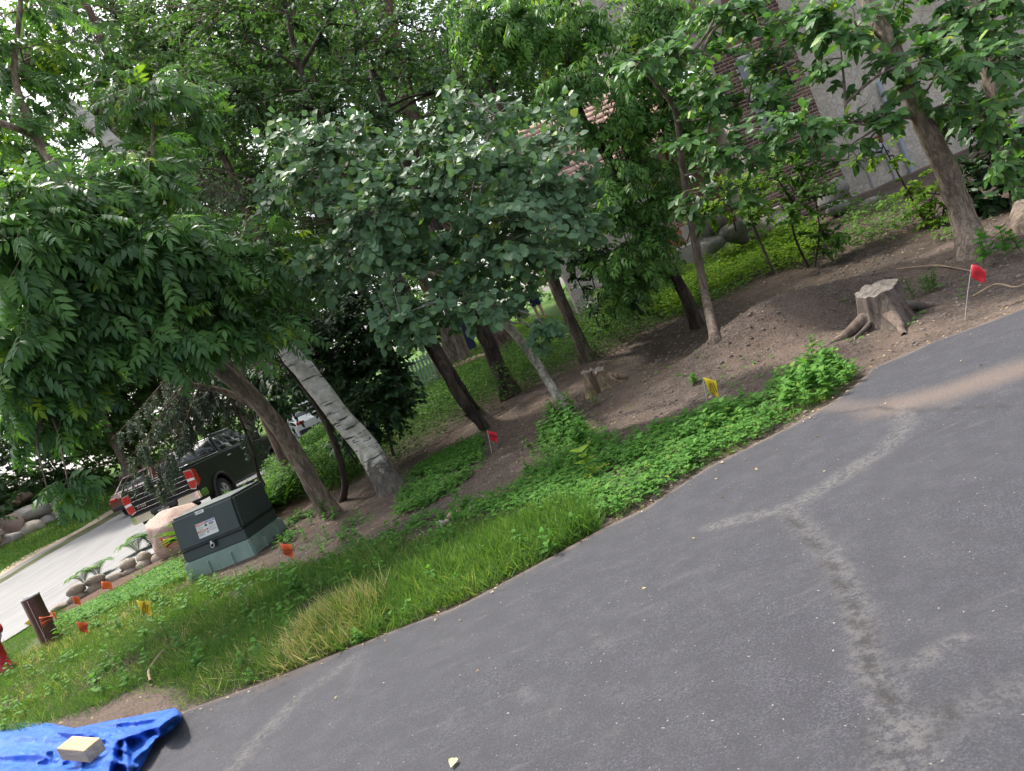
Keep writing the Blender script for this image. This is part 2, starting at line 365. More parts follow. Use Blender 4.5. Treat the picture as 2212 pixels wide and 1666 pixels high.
def segdist(x, y, pl):
    d = np.full(x.shape, 1e9)
    for (ax, ay), (bx, by) in zip(pl[:-1], pl[1:]):
        L = (bx-ax)**2+(by-ay)**2+1e-9; t = np.clip(((x-ax)*(bx-ax)+(y-ay)*(by-ay))/L, 0, 1)
        d = np.minimum(d, np.hypot(x-ax-t*(bx-ax), y-ay-t*(by-ay)))
    return d
def dl(pts): return [tuple(hit(a, b, lambda x, y: 0*x)[:2]) for a, b in pts]
def mat_asphalt():
    m, nt, b = newmat('driveway_asphalt'); v = coords(nt)
    big = noise(nt, v, 1.3, 4, .6); fine = noise(nt, v, 120, 4, .8); mid = noise(nt, v, 28, 5, .7)
    c = ramp(nt, fine, [(.30, (.022, .023, .029)), (.5, (.046, .047, .057)), (.70, (.135, .133, .142))])
    c = mixc(nt, ramp(nt, big, [(.35, (0, 0, 0)), (.7, (.55, .55, .55))]), c, (.064, .064, .071))
    c = mixc(nt, ramp(nt, noise(nt, v, 5.5, 6, .7), [(.42, (.5, .5, .5)), (.6, (0, 0, 0))]), c, (.036, .036, .043))
    c = mixc(nt, ramp(nt, noise(nt, coords(nt, (1, 3.5, 1), rot=(0, 0, .35)), 2.6, 6, .72), [(.58, (0, 0, 0)), (.74, (.55, .55, .55))]), c, (.12, .115, .112))
    c = mixc(nt, ramp(nt, noise(nt, v, 55, 2, .5), [(.735, (0, 0, 0)), (.76, (1, 1, 1))]), c, (.33, .3, .26))
    sep = N(nt, 'ShaderNodeSeparateColor'); nt.links.new(attr(nt, 'wear', 'Color'), sep.inputs[0])
    w = math_n(nt, 'MULTIPLY', sep.outputs[0], ramp(nt, noise(nt, v, 34, 5, .8), [(.44, (0, 0, 0)), (.56, (1, 1, 1))]))
    c = mixc(nt, w, c, (.125, .12, .118))
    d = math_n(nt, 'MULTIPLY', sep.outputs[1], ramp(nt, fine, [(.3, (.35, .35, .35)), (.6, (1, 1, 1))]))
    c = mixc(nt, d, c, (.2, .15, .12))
    k = math_n(nt, 'MULTIPLY', sep.outputs[2], ramp(nt, noise(nt, v, 40, 3), [(.35, (.3, .3, .3)), (.5, (1, 1, 1))]))
    c = mixc(nt, k, c, (.03, .028, .028))
    nt.links.new(c, b.inputs['Base Color']); b.inputs['Roughness'].default_value = .8; b.inputs['Specular IOR Level'].default_value = .35
    bump(nt, b, math_n(nt, 'ADD', fine, math_n(nt, 'MULTIPLY', mid, .4)), .9, .008); return m
dx = axis_pts(-9.3, 30, -6.2, 6.0, .048, 1.2)
dtt = np.concatenate([np.arange(0, 4.6, .045), np.geomspace(4.7, 18, 14)])
DX, DT = np.meshgrid(dx, dtt)
DY = edge_y(DX)-DT+.05*fbm(DX*2.5, DX*0+3.3, 4, 21)*np.exp(-DT/.3)+.02*fbm(DX*14, DX*0+1.1, 2, 31)*np.exp(-DT/.1)
DZ = .014+.010*fbm(DX*.8, DY*.8, 3, 41)+np.where(DT <= 0, -.06, 0)
n1, n2 = DX.shape; di = np.arange(n1*n2).reshape(n1, n2)
dF = np.stack([di[:-1, :-1], di[1:, :-1], di[1:, 1:], di[:-1, 1:]], -1).reshape(-1, 4)
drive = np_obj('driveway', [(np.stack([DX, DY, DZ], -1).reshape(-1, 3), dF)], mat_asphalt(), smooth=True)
tag(drive, 'dark grey sealed asphalt driveway in the foreground', None, None, 'structure')
X_, Y_ = DX.ravel(), DY.ravel(); T_ = DT.ravel()
def sm(d, a, b): t = np.clip((d-a)/(b-a), 0, 1); return 1-t*t*(3-2*t)
jx = X_+.05*fbm(X_*6, Y_*6, 3, 71); jy = Y_+.05*fbm(X_*6, Y_*6, 3, 73)
wear = .9*sm(segdist(jx, jy, dl([(1540, 1142), (1640, 1118), (1720, 1095), (1790, 1055), (1860, 1010), (1915, 975), (1955, 930), (1950, 885)])), .03, .11)
wear = np.maximum(wear, .85*sm(segdist(jx, jy, dl([(1700, 1105), (1780, 1190), (1840, 1280), (1870, 1370), (1885, 1450), (1930, 1540), (1960, 1600)])), .02, .09))
wear = np.maximum(wear, 1.0*sm(segdist(jx, jy, dl([(1960, 1460), (2030, 1420), (2090, 1390)])), .0, .06))
wear = np.maximum(wear, .7*sm(segdist(jx, jy, dl([(1950, 1590), (1960, 1640), (1930, 1700)])), .05, .15))
wear = np.maximum(wear, .5*sm(segdist(jx, jy, dl([(2300, 1480), (2120, 1530), (1990, 1575)])), .02, .1))
wear = np.maximum(wear, .75*sm(segdist(jx, jy, dl([(770, 1425), (650, 1510), (560, 1605), (480, 1700)])), .02, .10))
wear = np.maximum(wear, .35*sm(segdist(jx, jy, dl([(560, 1490), (660, 1450)])), .05, .3))
for (a, b, c_, d_, s_) in [(1285, 1370, 1330, 1412, .5), (1190, 1560, 1215, 1520, .4), (1300, 1640, 1330, 1590, .35), (930, 1400, 990, 1390, .35), (960, 1580, 1000, 1545, .4), (1130, 1500, 1150, 1520, .6), (760, 1500, 780, 1440, .4), (840, 1370, 900, 1345, .4), (1480, 1250, 1530, 1235, .3), (300, 1700, 420, 1560, .4)]:
    wear = np.maximum(wear, s_*sm(segdist(jx, jy, dl([(a, b), (c_, d_)])), .0, .06))
dust_sun = .7*sm(segdist(jx, jy, dl([(1930, 880), (2040, 855), (2212, 800), (2300, 780)])), .02, .36)  # right-hand stroke: washed dirt plus the warm sun patch, painted as colour
dust_sun = np.maximum(dust_sun, .9*sm(T_+.12*fbm(X_*4, Y_*4, 3, 51), .02, .12)); dust_sun = np.maximum(dust_sun, .45*sm(segdist(jx, jy, dl([(1800, 880), (1900, 885)])), .02, .2))
dust_sun = np.maximum(dust_sun, .5*sm(segdist(jx, jy, dl([(580, 1485), (660, 1450), (720, 1420)])), .0, .12))
crack = sm(segdist(X_+.015*fbm(X_*20, Y_*20, 2, 81), Y_, dl([(1690, 1105), (1745, 1165), (1800, 1232), (1830, 1290), (1855, 1345), (1880, 1440), (1930, 1530)])), .004, .03)*.95
crack = np.maximum(crack, sm(segdist(X_, Y_+.02*fbm(X_*9, Y_*9, 2, 83), dl([(1800, 900), (1890, 886), (2000, 892), (2120, 885), (2260, 882)])), .005, .035)*.8)
crack = np.maximum(crack, .7*sm(np.abs(np.hypot((X_-dl([(1965, 1590)])[0][0])/.13, (Y_-dl([(1965, 1590)])[0][1])/.09)-1)*.1, .0, .03))
crack = np.maximum(crack, .6*sm(segdist(X_, Y_, dl([(1885, 1350), (1890, 1390)])), .0, .04))
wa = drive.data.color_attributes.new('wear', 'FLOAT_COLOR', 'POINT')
wa.data.foreach_set('color', np.stack([wear, dust_sun, crack, np.ones_like(wear)], -1).astype(np.float32).ravel())

def mat_road():
    m, nt, b = newmat('road_asphalt'); v = coords(nt, (1, .12, 1)); f = noise(nt, v, 3, 5, .6); g = noise(nt, coords(nt), 60, 3, .7)
    c = ramp(nt, f, [(.3, (.15, .148, .15)), (.7, (.22, .217, .215))]); c = mixc(nt, .35, c, ramp(nt, g, [(.3, (.09, .09, .09)), (.7, (.3, .3, .3))]))
    c = mixc(nt, ramp(nt, noise(nt, coords(nt, (1, .03, 1)), 7, 2), [(.62, (0, 0, 0)), (.66, (.5, .5, .5))]), c, (.08, .08, .085))
    nt.links.new(c, b.inputs['Base Color']); b.inputs['Roughness'].default_value = .85; bump(nt, b, g, .4, .004); return m
ROADY = np.array([-60, 5, 12, 14, 15.2, 16.4, 18, 22, 30, 60, 140.]); ROADR = np.array([-9.7, -9.6, -9.6, -9.55, -9.2, -7.8, -6.8, -6.0, -5.6, -5, -4.])
ry = np.concatenate([np.arange(-60, 8, 2.), np.arange(8, 31, .3)])
rl = np.full(len(ry), -17.0)+.12*np.sin(ry*.7); rr_ = np.interp(ry, ROADY, ROADR)
tt = np.linspace(0, 1, 26)
RX = rl[:, None]*(1-tt)+rr_[:, None]*tt; RY = np.repeat(ry[:, None], 26, 1); RZ = terr(RX, RY)+.03
ri = np.arange(RX.size).reshape(RX.shape); rF = np.stack([ri[:-1, :-1], ri[:-1, 1:], ri[1:, 1:], ri[1:, :-1]], -1).reshape(-1, 4)
road = np_obj('road', [(np.stack([RX, RY, RZ], -1).reshape(-1, 3), rF)], mat_road(), smooth=True)
tag(road, 'pale grey asphalt road and parking apron on the left', None, None, 'structure')
M_SAND = plain('sand_shoulder', (.42, .33, .24), .95, .25, 6, bmp=.4)
SX = np.stack([rl-.42-.1*np.sin(ry*1.3), rl-.2, rl+.05], 1); SY = np.repeat(ry[:, None], 3, 1); SZ = terr(SX, SY)+np.array([.012, .038, .038])
si = np.arange(SX.size).reshape(SX.shape); sF = np.stack([si[:-1, :-1], si[:-1, 1:], si[1:, 1:], si[1:, :-1]], -1).reshape(-1, 4)
tag(np_obj('road_shoulder', [(np.stack([SX, SY, SZ], -1).reshape(-1, 3), sF)], M_SAND), 'sandy shoulder strip between road and turf', None, None, 'structure')
# ------------------------------------------------------------------ foliage library
def leaf_tpl(w=.5, sections=((.0, .05), (.3, .9), (.62, .8)), fold=.18, droop=.18, tip=1.0, wave=0.0, stalk=0.0):
    """leaf along +Y, unit length, width w; returns V,F(tris)"""
    V = []; Fc = []
    for k, (t, s) in enumerate(sections):
        z = -droop*t*t; V += [(-w*.5*s, t+.03*(k % 2), z+fold*s*w*.5+wave*(k % 2)), (0, t, z), (w*.5*s, t, z+fold*s*w*.5-wave*(k % 2))]
    V.append((0, tip, -droop*tip)); n = len(sections)
    for k in range(n-1):
        a, b = 3*k, 3*k+3
        Fc += [(a, a+1, b+1), (a, b+1, b), (a+1, a+2, b+2), (a+1, b+2, b+1)]
    a = 3*(n-1); Fc += [(a, a+1, 3*n), (a+1, a+2, 3*n)]
    V = np.array(V, float); Fc = np.array(Fc)
    if stalk:
        V[:, 1] += stalk; m = len(V); V = np.vstack([V, [(-.012, 0, .02), (.012, 0, .02), (.012, stalk+.06, 0), (-.012, stalk+.06, 0)]])
        Fc = np.vstack([Fc, [(m, m+1, m+2), (m, m+2, m+3)]])
    return V, Fc
OVATE = leaf_tpl(.46, ((0, .15), (.32, .95), (.68, .75)), .25, .22)
ELM = leaf_tpl(.56, ((0, .12), (.15, .7), (.42, 1.0), (.75, .66)), .16, .16, wave=.01)
ROUND = leaf_tpl(.92, ((.0, .35), (.12, .85), (.38, 1.0), (.68, .68)), .10, .12, stalk=.5)
HEART = leaf_tpl(.8, ((-.05, .5), (.2, 1.0), (.55, .75)), .18, .2)
DIAM = leaf_tpl(.6, ((0, .1), (.42, 1.0)), .3, .2)
BLADE = (np.array([(-.022, 0, 0), (.022, 0, 0), (.018, .55, -.12), (-.018, .55, -.12), (0, 1, -.45)]), np.array([(0, 1, 2), (0, 2, 3), (3, 2, 4)]))
KITE = (np.array([(0, 0, 0), (.3, .42, .07), (0, 1, -.15), (-.3, .42, .07)]), np.array([(0, 1, 2), (0, 2, 3)]))
HEART2 = (np.array([(0, -.05, 0), (.44, .5, .07), (0, .95, -.12), (-.44, .5, .07)]), np.array([(0, 1, 2), (0, 2, 3)]))
def place(tpl, pos, axis, nrm, size, rnd, mi=0):
    V, Fc = tpl; n = len(pos); axis = axis/(np.linalg.norm(axis, axis=1)[:, None]+1e-9)
    r = np.cross(axis, nrm); r /= np.linalg.norm(r, axis=1)[:, None]+1e-9; nn = np.cross(r, axis)
    size = np.broadcast_to(np.asarray(size, float), (n,))
    W = pos[:, None, :]+size[:, None, None]*(V[None, :, 0:1]*r[:, None]+V[None, :, 1:2]*axis[:, None]+V[None, :, 2:3]*nn[:, None])
    FF = (Fc[None]+(np.arange(n)*len(V))[:, None, None]).reshape(-1, 3)
    return W.reshape(-1, 3), FF, mi, np.repeat(np.broadcast_to(rnd, (n,)), len(Fc))
def compound(seed, pairs=5, ll=.34, w=.40, lo=False):
    """pinnate leaf, unit total length along +Y: (V, F)"""
    g = np.random.default_rng(seed); tpl = leaf_tpl(w, ((0, .1), (.3, .95), (.66, .8)) if (pairs > 3 and not lo) else ((.05, .3), (.45, 1.0)), .28, .35)
    t = np.linspace(.22, .78, pairs); arch = lambda s: -.28*s*s
    pos, ax, nr, sz = [], [], [], []
    for k, s in enumerate(t):
        for side in (-1, 1):
            p = (0, s+g.normal(0, .008), arch(s)); pos.append(p)
            ax.append((side*.86, .5+g.normal(0, .08), -.35+g.normal(0, .12))); nr.append((side*.25+g.normal(0, .12), g.normal(0, .15), 1)); sz.append(ll*(.85+.3*math.sin(math.pi*(k+.7)/pairs)*.9)*g.uniform(.9, 1.1))
    pos.append((0, .8, arch(.8))); ax.append((g.normal(0, .1), 1, -.6)); nr.append((g.normal(0, .1), .4, 1)); sz.append(ll*1.05)
    V1, F1, _, _ = place(tpl, np.array(pos), np.array(ax, float), np.array(nr, float), np.array(sz), .5)
    s = np.linspace(0, .82, 4 if not lo else 3); pts = np.stack([0*s, s, arch(s)], 1); V2, F2 = tube(pts, np.linspace(.008, .004, len(s)), 3)
    F2 = np.vstack([F2[:, [0, 1, 2]], F2[:, [0, 2, 3]]])
    return np.vstack([V1, V2]), np.vstack([F1, F2+len(V1)])
COMP = [compound(s, p) for s, p in ((1, 5), (2, 5), (3, 4), (4, 5))]
COMP_LO = [compound(s, p, lo=True) for s, p in ((1, 5), (2, 5), (3, 4), (4, 5))]
COMP_S = [compound(7, 3, .42, .42), compound(8, 3, .45, .45)]
UP = np.array([0, 0, 1.])
def unit(v): return v/(np.linalg.norm(v, axis=-1, keepdims=True)+1e-9)
def blob(X, Y, d, rx, ry, rd, n):
    """crown lobe round the point seen at X,Y and d metres away; rx, ry as seen from the drive, rd metres deep"""
    return (P(X, Y, d), np.array([rx/F*d, rd, ry/F*d]), n)
def sample_blob(c, Rr, n, g, shell=.45):
    u = unit(g.normal(size=(n, 3))); r = g.uniform(shell**3, 1, n)**(1/3.); q = u*r[:, None]*Rr
    lx = q[:, 0]*cr+q[:, 2]*sr; lz = -q[:, 0]*sr+q[:, 2]*cr
    return c+np.stack([lx, q[:, 1], lz], 1), u
def make_tree(name, label, cat, stems, blobs, leaf, mat, bark, seed, leafsize=.1, per=9, twig=.5, limbs=3, group=None, parts=0, normal_bias=(0, -.35, .8), leaf_len_jit=.25, base=None, sides=10, droop=.25, rand_rnd=(0, 1), crown_name='crown', lump=.12, twig_r=.006, twig_step=1, leaf_lo=None, spread=.9, shell=.45, flare=.35):
    """stems: list of arrays of (x,y,z,r); blobs: crown lobes; leaf: list of templates"""
    g = np.random.default_rng(seed)
    b0 = np.asarray(stems[0][0][:3]) if base is None else np.asarray(base)
    root = empty(name, tuple(b0), label, cat, group)
    nodes = []
    for k, s in enumerate(stems):
        s = smooth_path(np.asarray(s, float), max(8, int(len(s)*6))); pts = s[:, :3].copy(); rad = s[:, 3].copy()
        w = rad.max()*.12; pts[2:-1, 0] += g.normal(0, w*.35, len(pts)-3); pts[2:-1, 1] += g.normal(0, w*.35, len(pts)-3)
        if k == 0 and flare:
            L = np.r_[0, np.cumsum(np.linalg.norm(np.diff(pts, axis=0), axis=1))]; rad = rad*(1+flare*np.exp(-L/(rad[0]*1.4)))
            pts = np.vstack([pts[0]-np.array([0, 0, .25]), pts]); rad = np.r_[rad[0]*1.15, rad]
        V, Fq = tube(pts-b0, rad, sides if rad.max() > .04 else 7, lump, seed=seed+k)
        ch = [(V, Fq)]; cv = cap_disc(V, sides if rad.max() > .04 else 7); ch.append(cv)
        np_obj('trunk' if k == 0 else ('stem' if rad.max() > .035 else 'branch'), ch, bark, root, smooth=True)
        nodes.append(pts[int(len(pts)*.45):])
    lp = []; tw = []; L_pos, L_ax, L_n, L_s = [], [], [], []
    C_all = [b[0] for b in blobs]
    for c, Rr, n in blobs:
        nd = np.concatenate(nodes)
        tg, _ = sample_blob(c, Rr*.55, limbs, g, .1)
        for t in tg:
            cand = nd[nd[:, 2] < t[2]+.3*Rr[2]+.2] if (nd[:, 2] < t[2]+.3*Rr[2]+.2).any() else nd
            s = cand[np.argmin(np.linalg.norm(cand-t, axis=1)+g.uniform(0, .3, len(cand)))]
            d = t-s; Ld = np.linalg.norm(d)+1e-6
            q = np.array([s, s+d*.35+UP*.10*Ld+g.normal(0, .05*Ld, 3), s+d*.7+UP*.08*Ld+g.normal(0, .05*Ld, 3), t])
            pth = smooth_path(q, 9); r0 = .012+.011*Ld
            lp.append((pth, np.linspace(r0, .006, 9))); nodes.append(pth[2:])
    nd = np.concatenate(nodes)
    for c, Rr, n in blobs:
        tg, uu = sample_blob(c, Rr, n, g, shell)
        for t in tg:
            s = nd[np.argmin(np.linalg.norm(nd-t, axis=1)+.15*np.maximum(nd[:, 2]-t[2], 0))]
            d = t-s; Ld = np.linalg.norm(d)+1e-6
            pth = smooth_path(np.array([s, s+d*.5+UP*.06*Ld+g.normal(0, .04*Ld, 3), t-UP*droop*.15*Ld]), 6)
            tw.append((pth, np.linspace(twig_r+.003*Ld, twig_r*.5, 6)))
            m = per; f0 = max(0.1, 1-twig/Ld) if Ld > twig else .25
            ts = np.linspace(f0, 1.0, m); seg = np.clip((ts*5).astype(int), 0, 4); fr = (ts*5-seg)[:, None]
            pp = pth[seg]*(1-fr)+pth[seg+1]*fr; tn = unit(pth[seg+1]-pth[seg])
            side = unit(np.cross(tn, UP+g.normal(0, .15, (m, 3))))*np.where(np.arange(m) % 2, 1, -1)[:, None]
            ax = tn*.55+side*spread+g.normal(0, .28, (m, 3))-UP*droop; ax[-1] = tn[-1]-UP*droop*.5
            L_pos.append(pp); L_ax.append(unit(ax))
            L_n.append(np.asarray(normal_bias)+unit(pp-c)*.25+g.normal(0, .38, (m, 3)))
            L_s.append(leafsize*g.uniform(1-leaf_len_jit, 1+leaf_len_jit, m))
    if lp:
        for i in range(0, len(lp)):
            V, Fq = tube(lp[i][0]-b0, lp[i][1], 6, .08, seed=i); np_obj('branch', [(V, Fq)], bark, root, smooth=True) if i < 14 else tw.append(lp[i])
    if tw:
        ln = {}
        for p_, r_ in tw: p_, r_ = p_[::twig_step], r_[::twig_step]; ln.setdefault(len(p_), []).append((p_-b0, r_))
        o = np_obj('twigs', [tube_batch([a for a, _ in q], [b for _, b in q], 3) for q in ln.values()], bark, root); o['kind'] = 'stuff'
    pos = np.concatenate(L_pos); ax = np.concatenate(L_ax); nr = np.concatenate(L_n); sz = np.concatenate(L_s); n = len(pos)
    lo, hi = rand_rnd; rn = g.uniform(lo, hi, n)
    which = g.integers(0, len(leaf), n)
    own = np.zeros(n, bool)
    if parts:
        px, py = proj(pos); inf = (px > -20) & (px < 2230) & (py > -20) & (py < 1680)
        dist = np.linalg.norm(pos-np.array([0, 0, EYE]), axis=1)-(0.4*sz/leafsize); dist[~inf] = 1e9
        own[np.argsort(dist)[:parts]] = True
        var = {}
        for i in np.nonzero(own)[0]:
            key = (which[i], int(rn[i]*5.99) if hi > lo else 0)
            if key not in var:
                Vt, Ft = leaf[which[i]]; var[key] = np_mesh('leaf', [(Vt, Ft, 0, min(.999, (key[1]+.5)/6))], mat, False)
            r = np.cross(ax[i], nr[i]); r /= np.linalg.norm(r)+1e-9; nn = np.cross(r, ax[i])
            M = Matrix((r*sz[i], ax[i]*sz[i], nn*sz[i])).transposed().to_4x4(); M.translation = Vector(pos[i]-b0)
            o = bpy.data.objects.new('leaf', var[key]); link(o, root); o.matrix_local = M
    leaf = leaf_lo or leaf
    ch = [place(leaf[k], pos[(which == k) & ~own]-b0, ax[(which == k) & ~own], nr[(which == k) & ~own], sz[(which == k) & ~own], rn[(which == k) & ~own]) for k in range(len(leaf)) if ((which == k) & ~own).any()]
    o = np_obj(crown_name, ch, mat, root); o['kind'] = 'stuff'
    return root
def S(*pts):
    """stem through seen points (X, Y, distance, radius); distance None = stands on the ground there"""
    out = []
    for X, Y, d, r in pts:
        p = G(X, Y) if d is None else P(X, Y, d)
        if d is None: p = np.array([p[0], p[1], float(terr(p[0], p[1]))])
        out.append((*p, r))
    return np.array(out)
G1 = (.018, .045, .012)
L_ASH = leafmat('ash_leaf', [(0, (.06, .135, .05)), (.5, (.1, .225, .065)), (.93, (.15, .31, .08)), (.97, (.3, .46, .05)), (1, (.38, .52, .05))], .36, .45, .4)
L_ASPEN = leafmat('aspen_leaf', [(0, (.085, .165, .085)), (.55, (.125, .235, .12)), (.965, (.17, .295, .13)), (1, (.36, .46, .08))], .28, .5, .36)
L_ELM = leafmat('elm_leaf', [(0, (.065, .15, .055)), (.5, (.105, .235, .075)), (.96, (.15, .31, .085)), (1, (.4, .52, .05))], .4, .5, .32)
L_BOX = leafmat('boxelder_leaf', [(0, (.065, .15, .04)), (.5, (.105, .24, .06)), (.92, (.17, .34, .08)), (1, (.33, .46, .1))], .4, .5, .3)
L_SHADED = leafmat('shaded_shrub_leaf', [(0, (0.020, 0.052, 0.020)), (.6, (0.035, 0.087, 0.029)), (1, (0.065, 0.145, 0.043))], .25, .5, .3)  # dark tone: the shade among the trees is put into the colour
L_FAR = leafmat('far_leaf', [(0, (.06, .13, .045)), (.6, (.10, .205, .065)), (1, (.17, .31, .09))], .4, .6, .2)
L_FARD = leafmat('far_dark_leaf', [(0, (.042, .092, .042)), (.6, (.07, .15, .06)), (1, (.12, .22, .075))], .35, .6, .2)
L_SPRUCE = leafmat('spruce_needle', [(0, (.075, .10, .075)), (.6, (.12, .16, .125)), (1, (.17, .21, .155))], .15, .6, .3)
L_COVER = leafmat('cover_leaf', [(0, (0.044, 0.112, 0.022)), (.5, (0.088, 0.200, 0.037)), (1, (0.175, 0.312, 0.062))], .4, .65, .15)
L_LIME_SUN = leafmat('lime_sunlit_leaf', [(0, (.09, .19, .02)), (.5, (.16, .29, .03)), (1, (.26, .38, .05))], .45, .65, .15)  # yellow green; also holds the sun on ground cover and backlit shrub
L_WEED = leafmat('weed_leaf', [(0, (0.057, 0.161, 0.029)), (.5, (0.098, 0.253, 0.046)), (.93, (0.149, 0.322, 0.057)), (1, (0.460, 0.460, 0.057))], .4, .65, .15)
L_GRASS = leafmat('grass_blade', [(0, (.06, .135, .03)), (.45, (.11, .225, .045)), (.75, (.18, .31, .065)), (.88, (.3, .37, .11)), (.92, (.5, .43, .2)), (1, (.68, .58, .34))], .35, .6, .2)
BK_GREY = barkmat('grey_brown_bark', (.075, .058, .046), (.21, .17, .135))
BK_ELM = barkmat('elm_bark', (.12, .094, .073), (.31, .255, .205), .3, 22)
BK_DARK = barkmat('dark_bark', (.022, .017, .014), (.075, .058, .047))
BK_ASH = barkmat('ash_bark', (.095, .074, .054), (.28, .225, .17), .2, 18)
BK_PINE = barkmat('pine_bark', (.05, .034, .028), (.15, .10, .08))
BK_PALE = barkmat('pale_aspen_bark', (.12, .11, .09), (.42, .4, .34), .8, 9, .3)
def mat_birch():
    m, nt, b = newmat('birch_bark'); v = coords(nt, (1, 1, 1)); hz = noise(nt, coords(nt, (.9, .9, 9)), 2.6, 6, .7, .5)
    pale = ramp(nt, noise(nt, v, 7, 5), [(.35, (.36, .34, .28)), (.65, (.66, .64, .58))])
    pale = mixc(nt, ramp(nt, hz, [(.405, (1, 1, 1)), (.445, (0, 0, 0))]), pale, (.055, .045, .04))
    rough = ramp(nt, noise(nt, coords(nt, (1, 1, .3)), 16, 5, .7), [(.35, (.03, .026, .022)), (.65, (.16, .14, .115))])
    sp_ = N(nt, 'ShaderNodeSeparateXYZ'); nt.links.new(coords(nt), sp_.inputs[0])
    k = math_n(nt, 'ADD', math_n(nt, 'MULTIPLY', sp_.outputs[2], -1.5), math_n(nt, 'MULTIPLY', noise(nt, v, 9, 4), 1.6))
    f = ramp(nt, k, [(.0, (0, 0, 0)), (.28, (1, 1, 1))]); nt.links.new(mixc(nt, f, pale, rough), b.inputs['Base Color']); b.inputs['Roughness'].default_value = .8
    bump(nt, b, math_n(nt, 'ADD', hz, noise(nt, coords(nt, (1, 1, .4)), 20, 4)), .5, .02); return m
BK_BIRCH = mat_birch()
# ------------------------------------------------------------------ trees and shrubs
Bb = blob
make_tree('ash_tree', 'ash tree with long pinnate leaves leaning left over the transformer box', 'tree',
  [S((715, 1112, None, .135), (640, 985, 10.4, .125), (560, 872, 10.0, .11), (430, 757, 9.7, .10), (300, 600, 9.6, .08), (125, 368, 9.8, .07), (76, 295, 9.9, .06), (38, 200, 10, .045), (44, 0, 10.2, .03)),
   S((680, 1060, 10.55, .085), (610, 925, 10.7, .08), (530, 830, 10.6, .07), (470, 752, 10.4, .065), (400, 600, 10.2, .05), (340, 420, 10, .03), (330, 180, 10.2, .015)),
   S((585, 900, 10.2, .05), (500, 852, 10.1, .045), (400, 828, 9.8, .03)),
   S((76, 297, 9.9, .05), (20, 272, 9.6, .04), (-60, 250, 9.4, .03))],
  [Bb(130, 470, 8.0, 170, 110, .9, 90), Bb(330, 560, 8.4, 190, 120, .9, 110), Bb(110, 640, 7.9, 160, 120, .9, 90), Bb(330, 700, 8.4, 170, 85, .8, 75),
   Bb(95, 790, 8.2, 130, 110, .8, 80), Bb(560, 590, 9.2, 120, 110, .7, 40), Bb(520, 700, 9.0, 150, 55, .6, 30), Bb(270, 400, 8.8, 130, 70, .8, 30),
   Bb(50, 530, 7.4, 110, 80, .6, 26), Bb(330, 230, 10.4, 150, 90, .9, 40), Bb(60, 90, 10.6, 150, 110, 1.0, 46), Bb(70, 280, 10.4, 100, 90, .8, 22), Bb(70, 900, 8.6, 90, 60, .5, 26), Bb(130, 1055, 8.0, 35, 40, .3, 5), Bb(330, 340, 9, 90, 60, .5, 12)],
  COMP, L_ASH, BK_ASH, 101, leafsize=.34, per=5, leaf_lo=COMP_LO, twig=.55, limbs=2, parts=260, droop=.45, spread=.8, normal_bias=(0, -.45, .75))
make_tree('birch_tree', 'thick white barked birch with black bands leaning behind the ash stems', 'tree',
  [S((850, 1062, None, .17), (780, 955, 10.5, .158), (700, 855, 10.7, .15), (600, 730, 11.0, .145), (430, 500, 11.8, .14), (190, 262, 12.8, .12), (90, 180, 13.3, .10), (-40, 60, 14, .08))],
  [Bb(160, 60, 13, 230, 120, 1.6, 130), Bb(330, 120, 14, 160, 110, 1.4, 90), Bb(230, 330, 13.5, 150, 90, 1.2, 70), Bb(-60, 200, 13, 120, 160, 1.4, 60)],
  [DIAM], L_FAR, BK_BIRCH, 102, twig_step=5, leafsize=.13, per=14, twig=.9, limbs=3, droop=.35, sides=16, flare=.3)
make_tree('young_tree', 'thin crooked dark stem standing between the ash and the birch', 'tree',
  [S((742, 1085, None, .055), (745, 1040, 10.8, .05), (712, 930, 10.8, .048), (680, 870, 10.9, .042), (620, 790, 11, .035), (560, 690, 11, .02))],
  [Bb(560, 700, 11, 90, 60, .6, 26), Bb(600, 800, 11.2, 60, 60, .5, 16)], [OVATE], L_SHADED, BK_DARK, 103, leafsize=.12, per=10, twig=.5)
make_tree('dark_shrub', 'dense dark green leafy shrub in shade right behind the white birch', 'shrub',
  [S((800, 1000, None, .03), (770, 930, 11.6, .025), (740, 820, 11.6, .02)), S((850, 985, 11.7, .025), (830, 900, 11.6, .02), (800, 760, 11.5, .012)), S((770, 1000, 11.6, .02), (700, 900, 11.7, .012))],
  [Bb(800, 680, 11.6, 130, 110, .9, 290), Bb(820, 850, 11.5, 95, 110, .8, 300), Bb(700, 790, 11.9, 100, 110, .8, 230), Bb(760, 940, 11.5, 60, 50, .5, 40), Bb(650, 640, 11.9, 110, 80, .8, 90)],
  [OVATE, DIAM], L_SHADED, BK_DARK, 104, twig_step=5, leafsize=.11, per=13, twig=.6, limbs=4, rand_rnd=(0, .9))
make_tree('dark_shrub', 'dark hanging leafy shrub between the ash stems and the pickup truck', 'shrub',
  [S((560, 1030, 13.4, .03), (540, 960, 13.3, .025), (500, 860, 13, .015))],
  [Bb(540, 830, 12.8, 70, 35, .7, 60), Bb(610, 850, 12.6, 55, 80, .6, 70), Bb(450, 790, 12.8, 90, 35, .6, 50)], [OVATE], L_SHADED, BK_DARK, 105, twig_step=5, leafsize=.11, per=12, twig=.5, droop=.7, base=G(575, 1060))
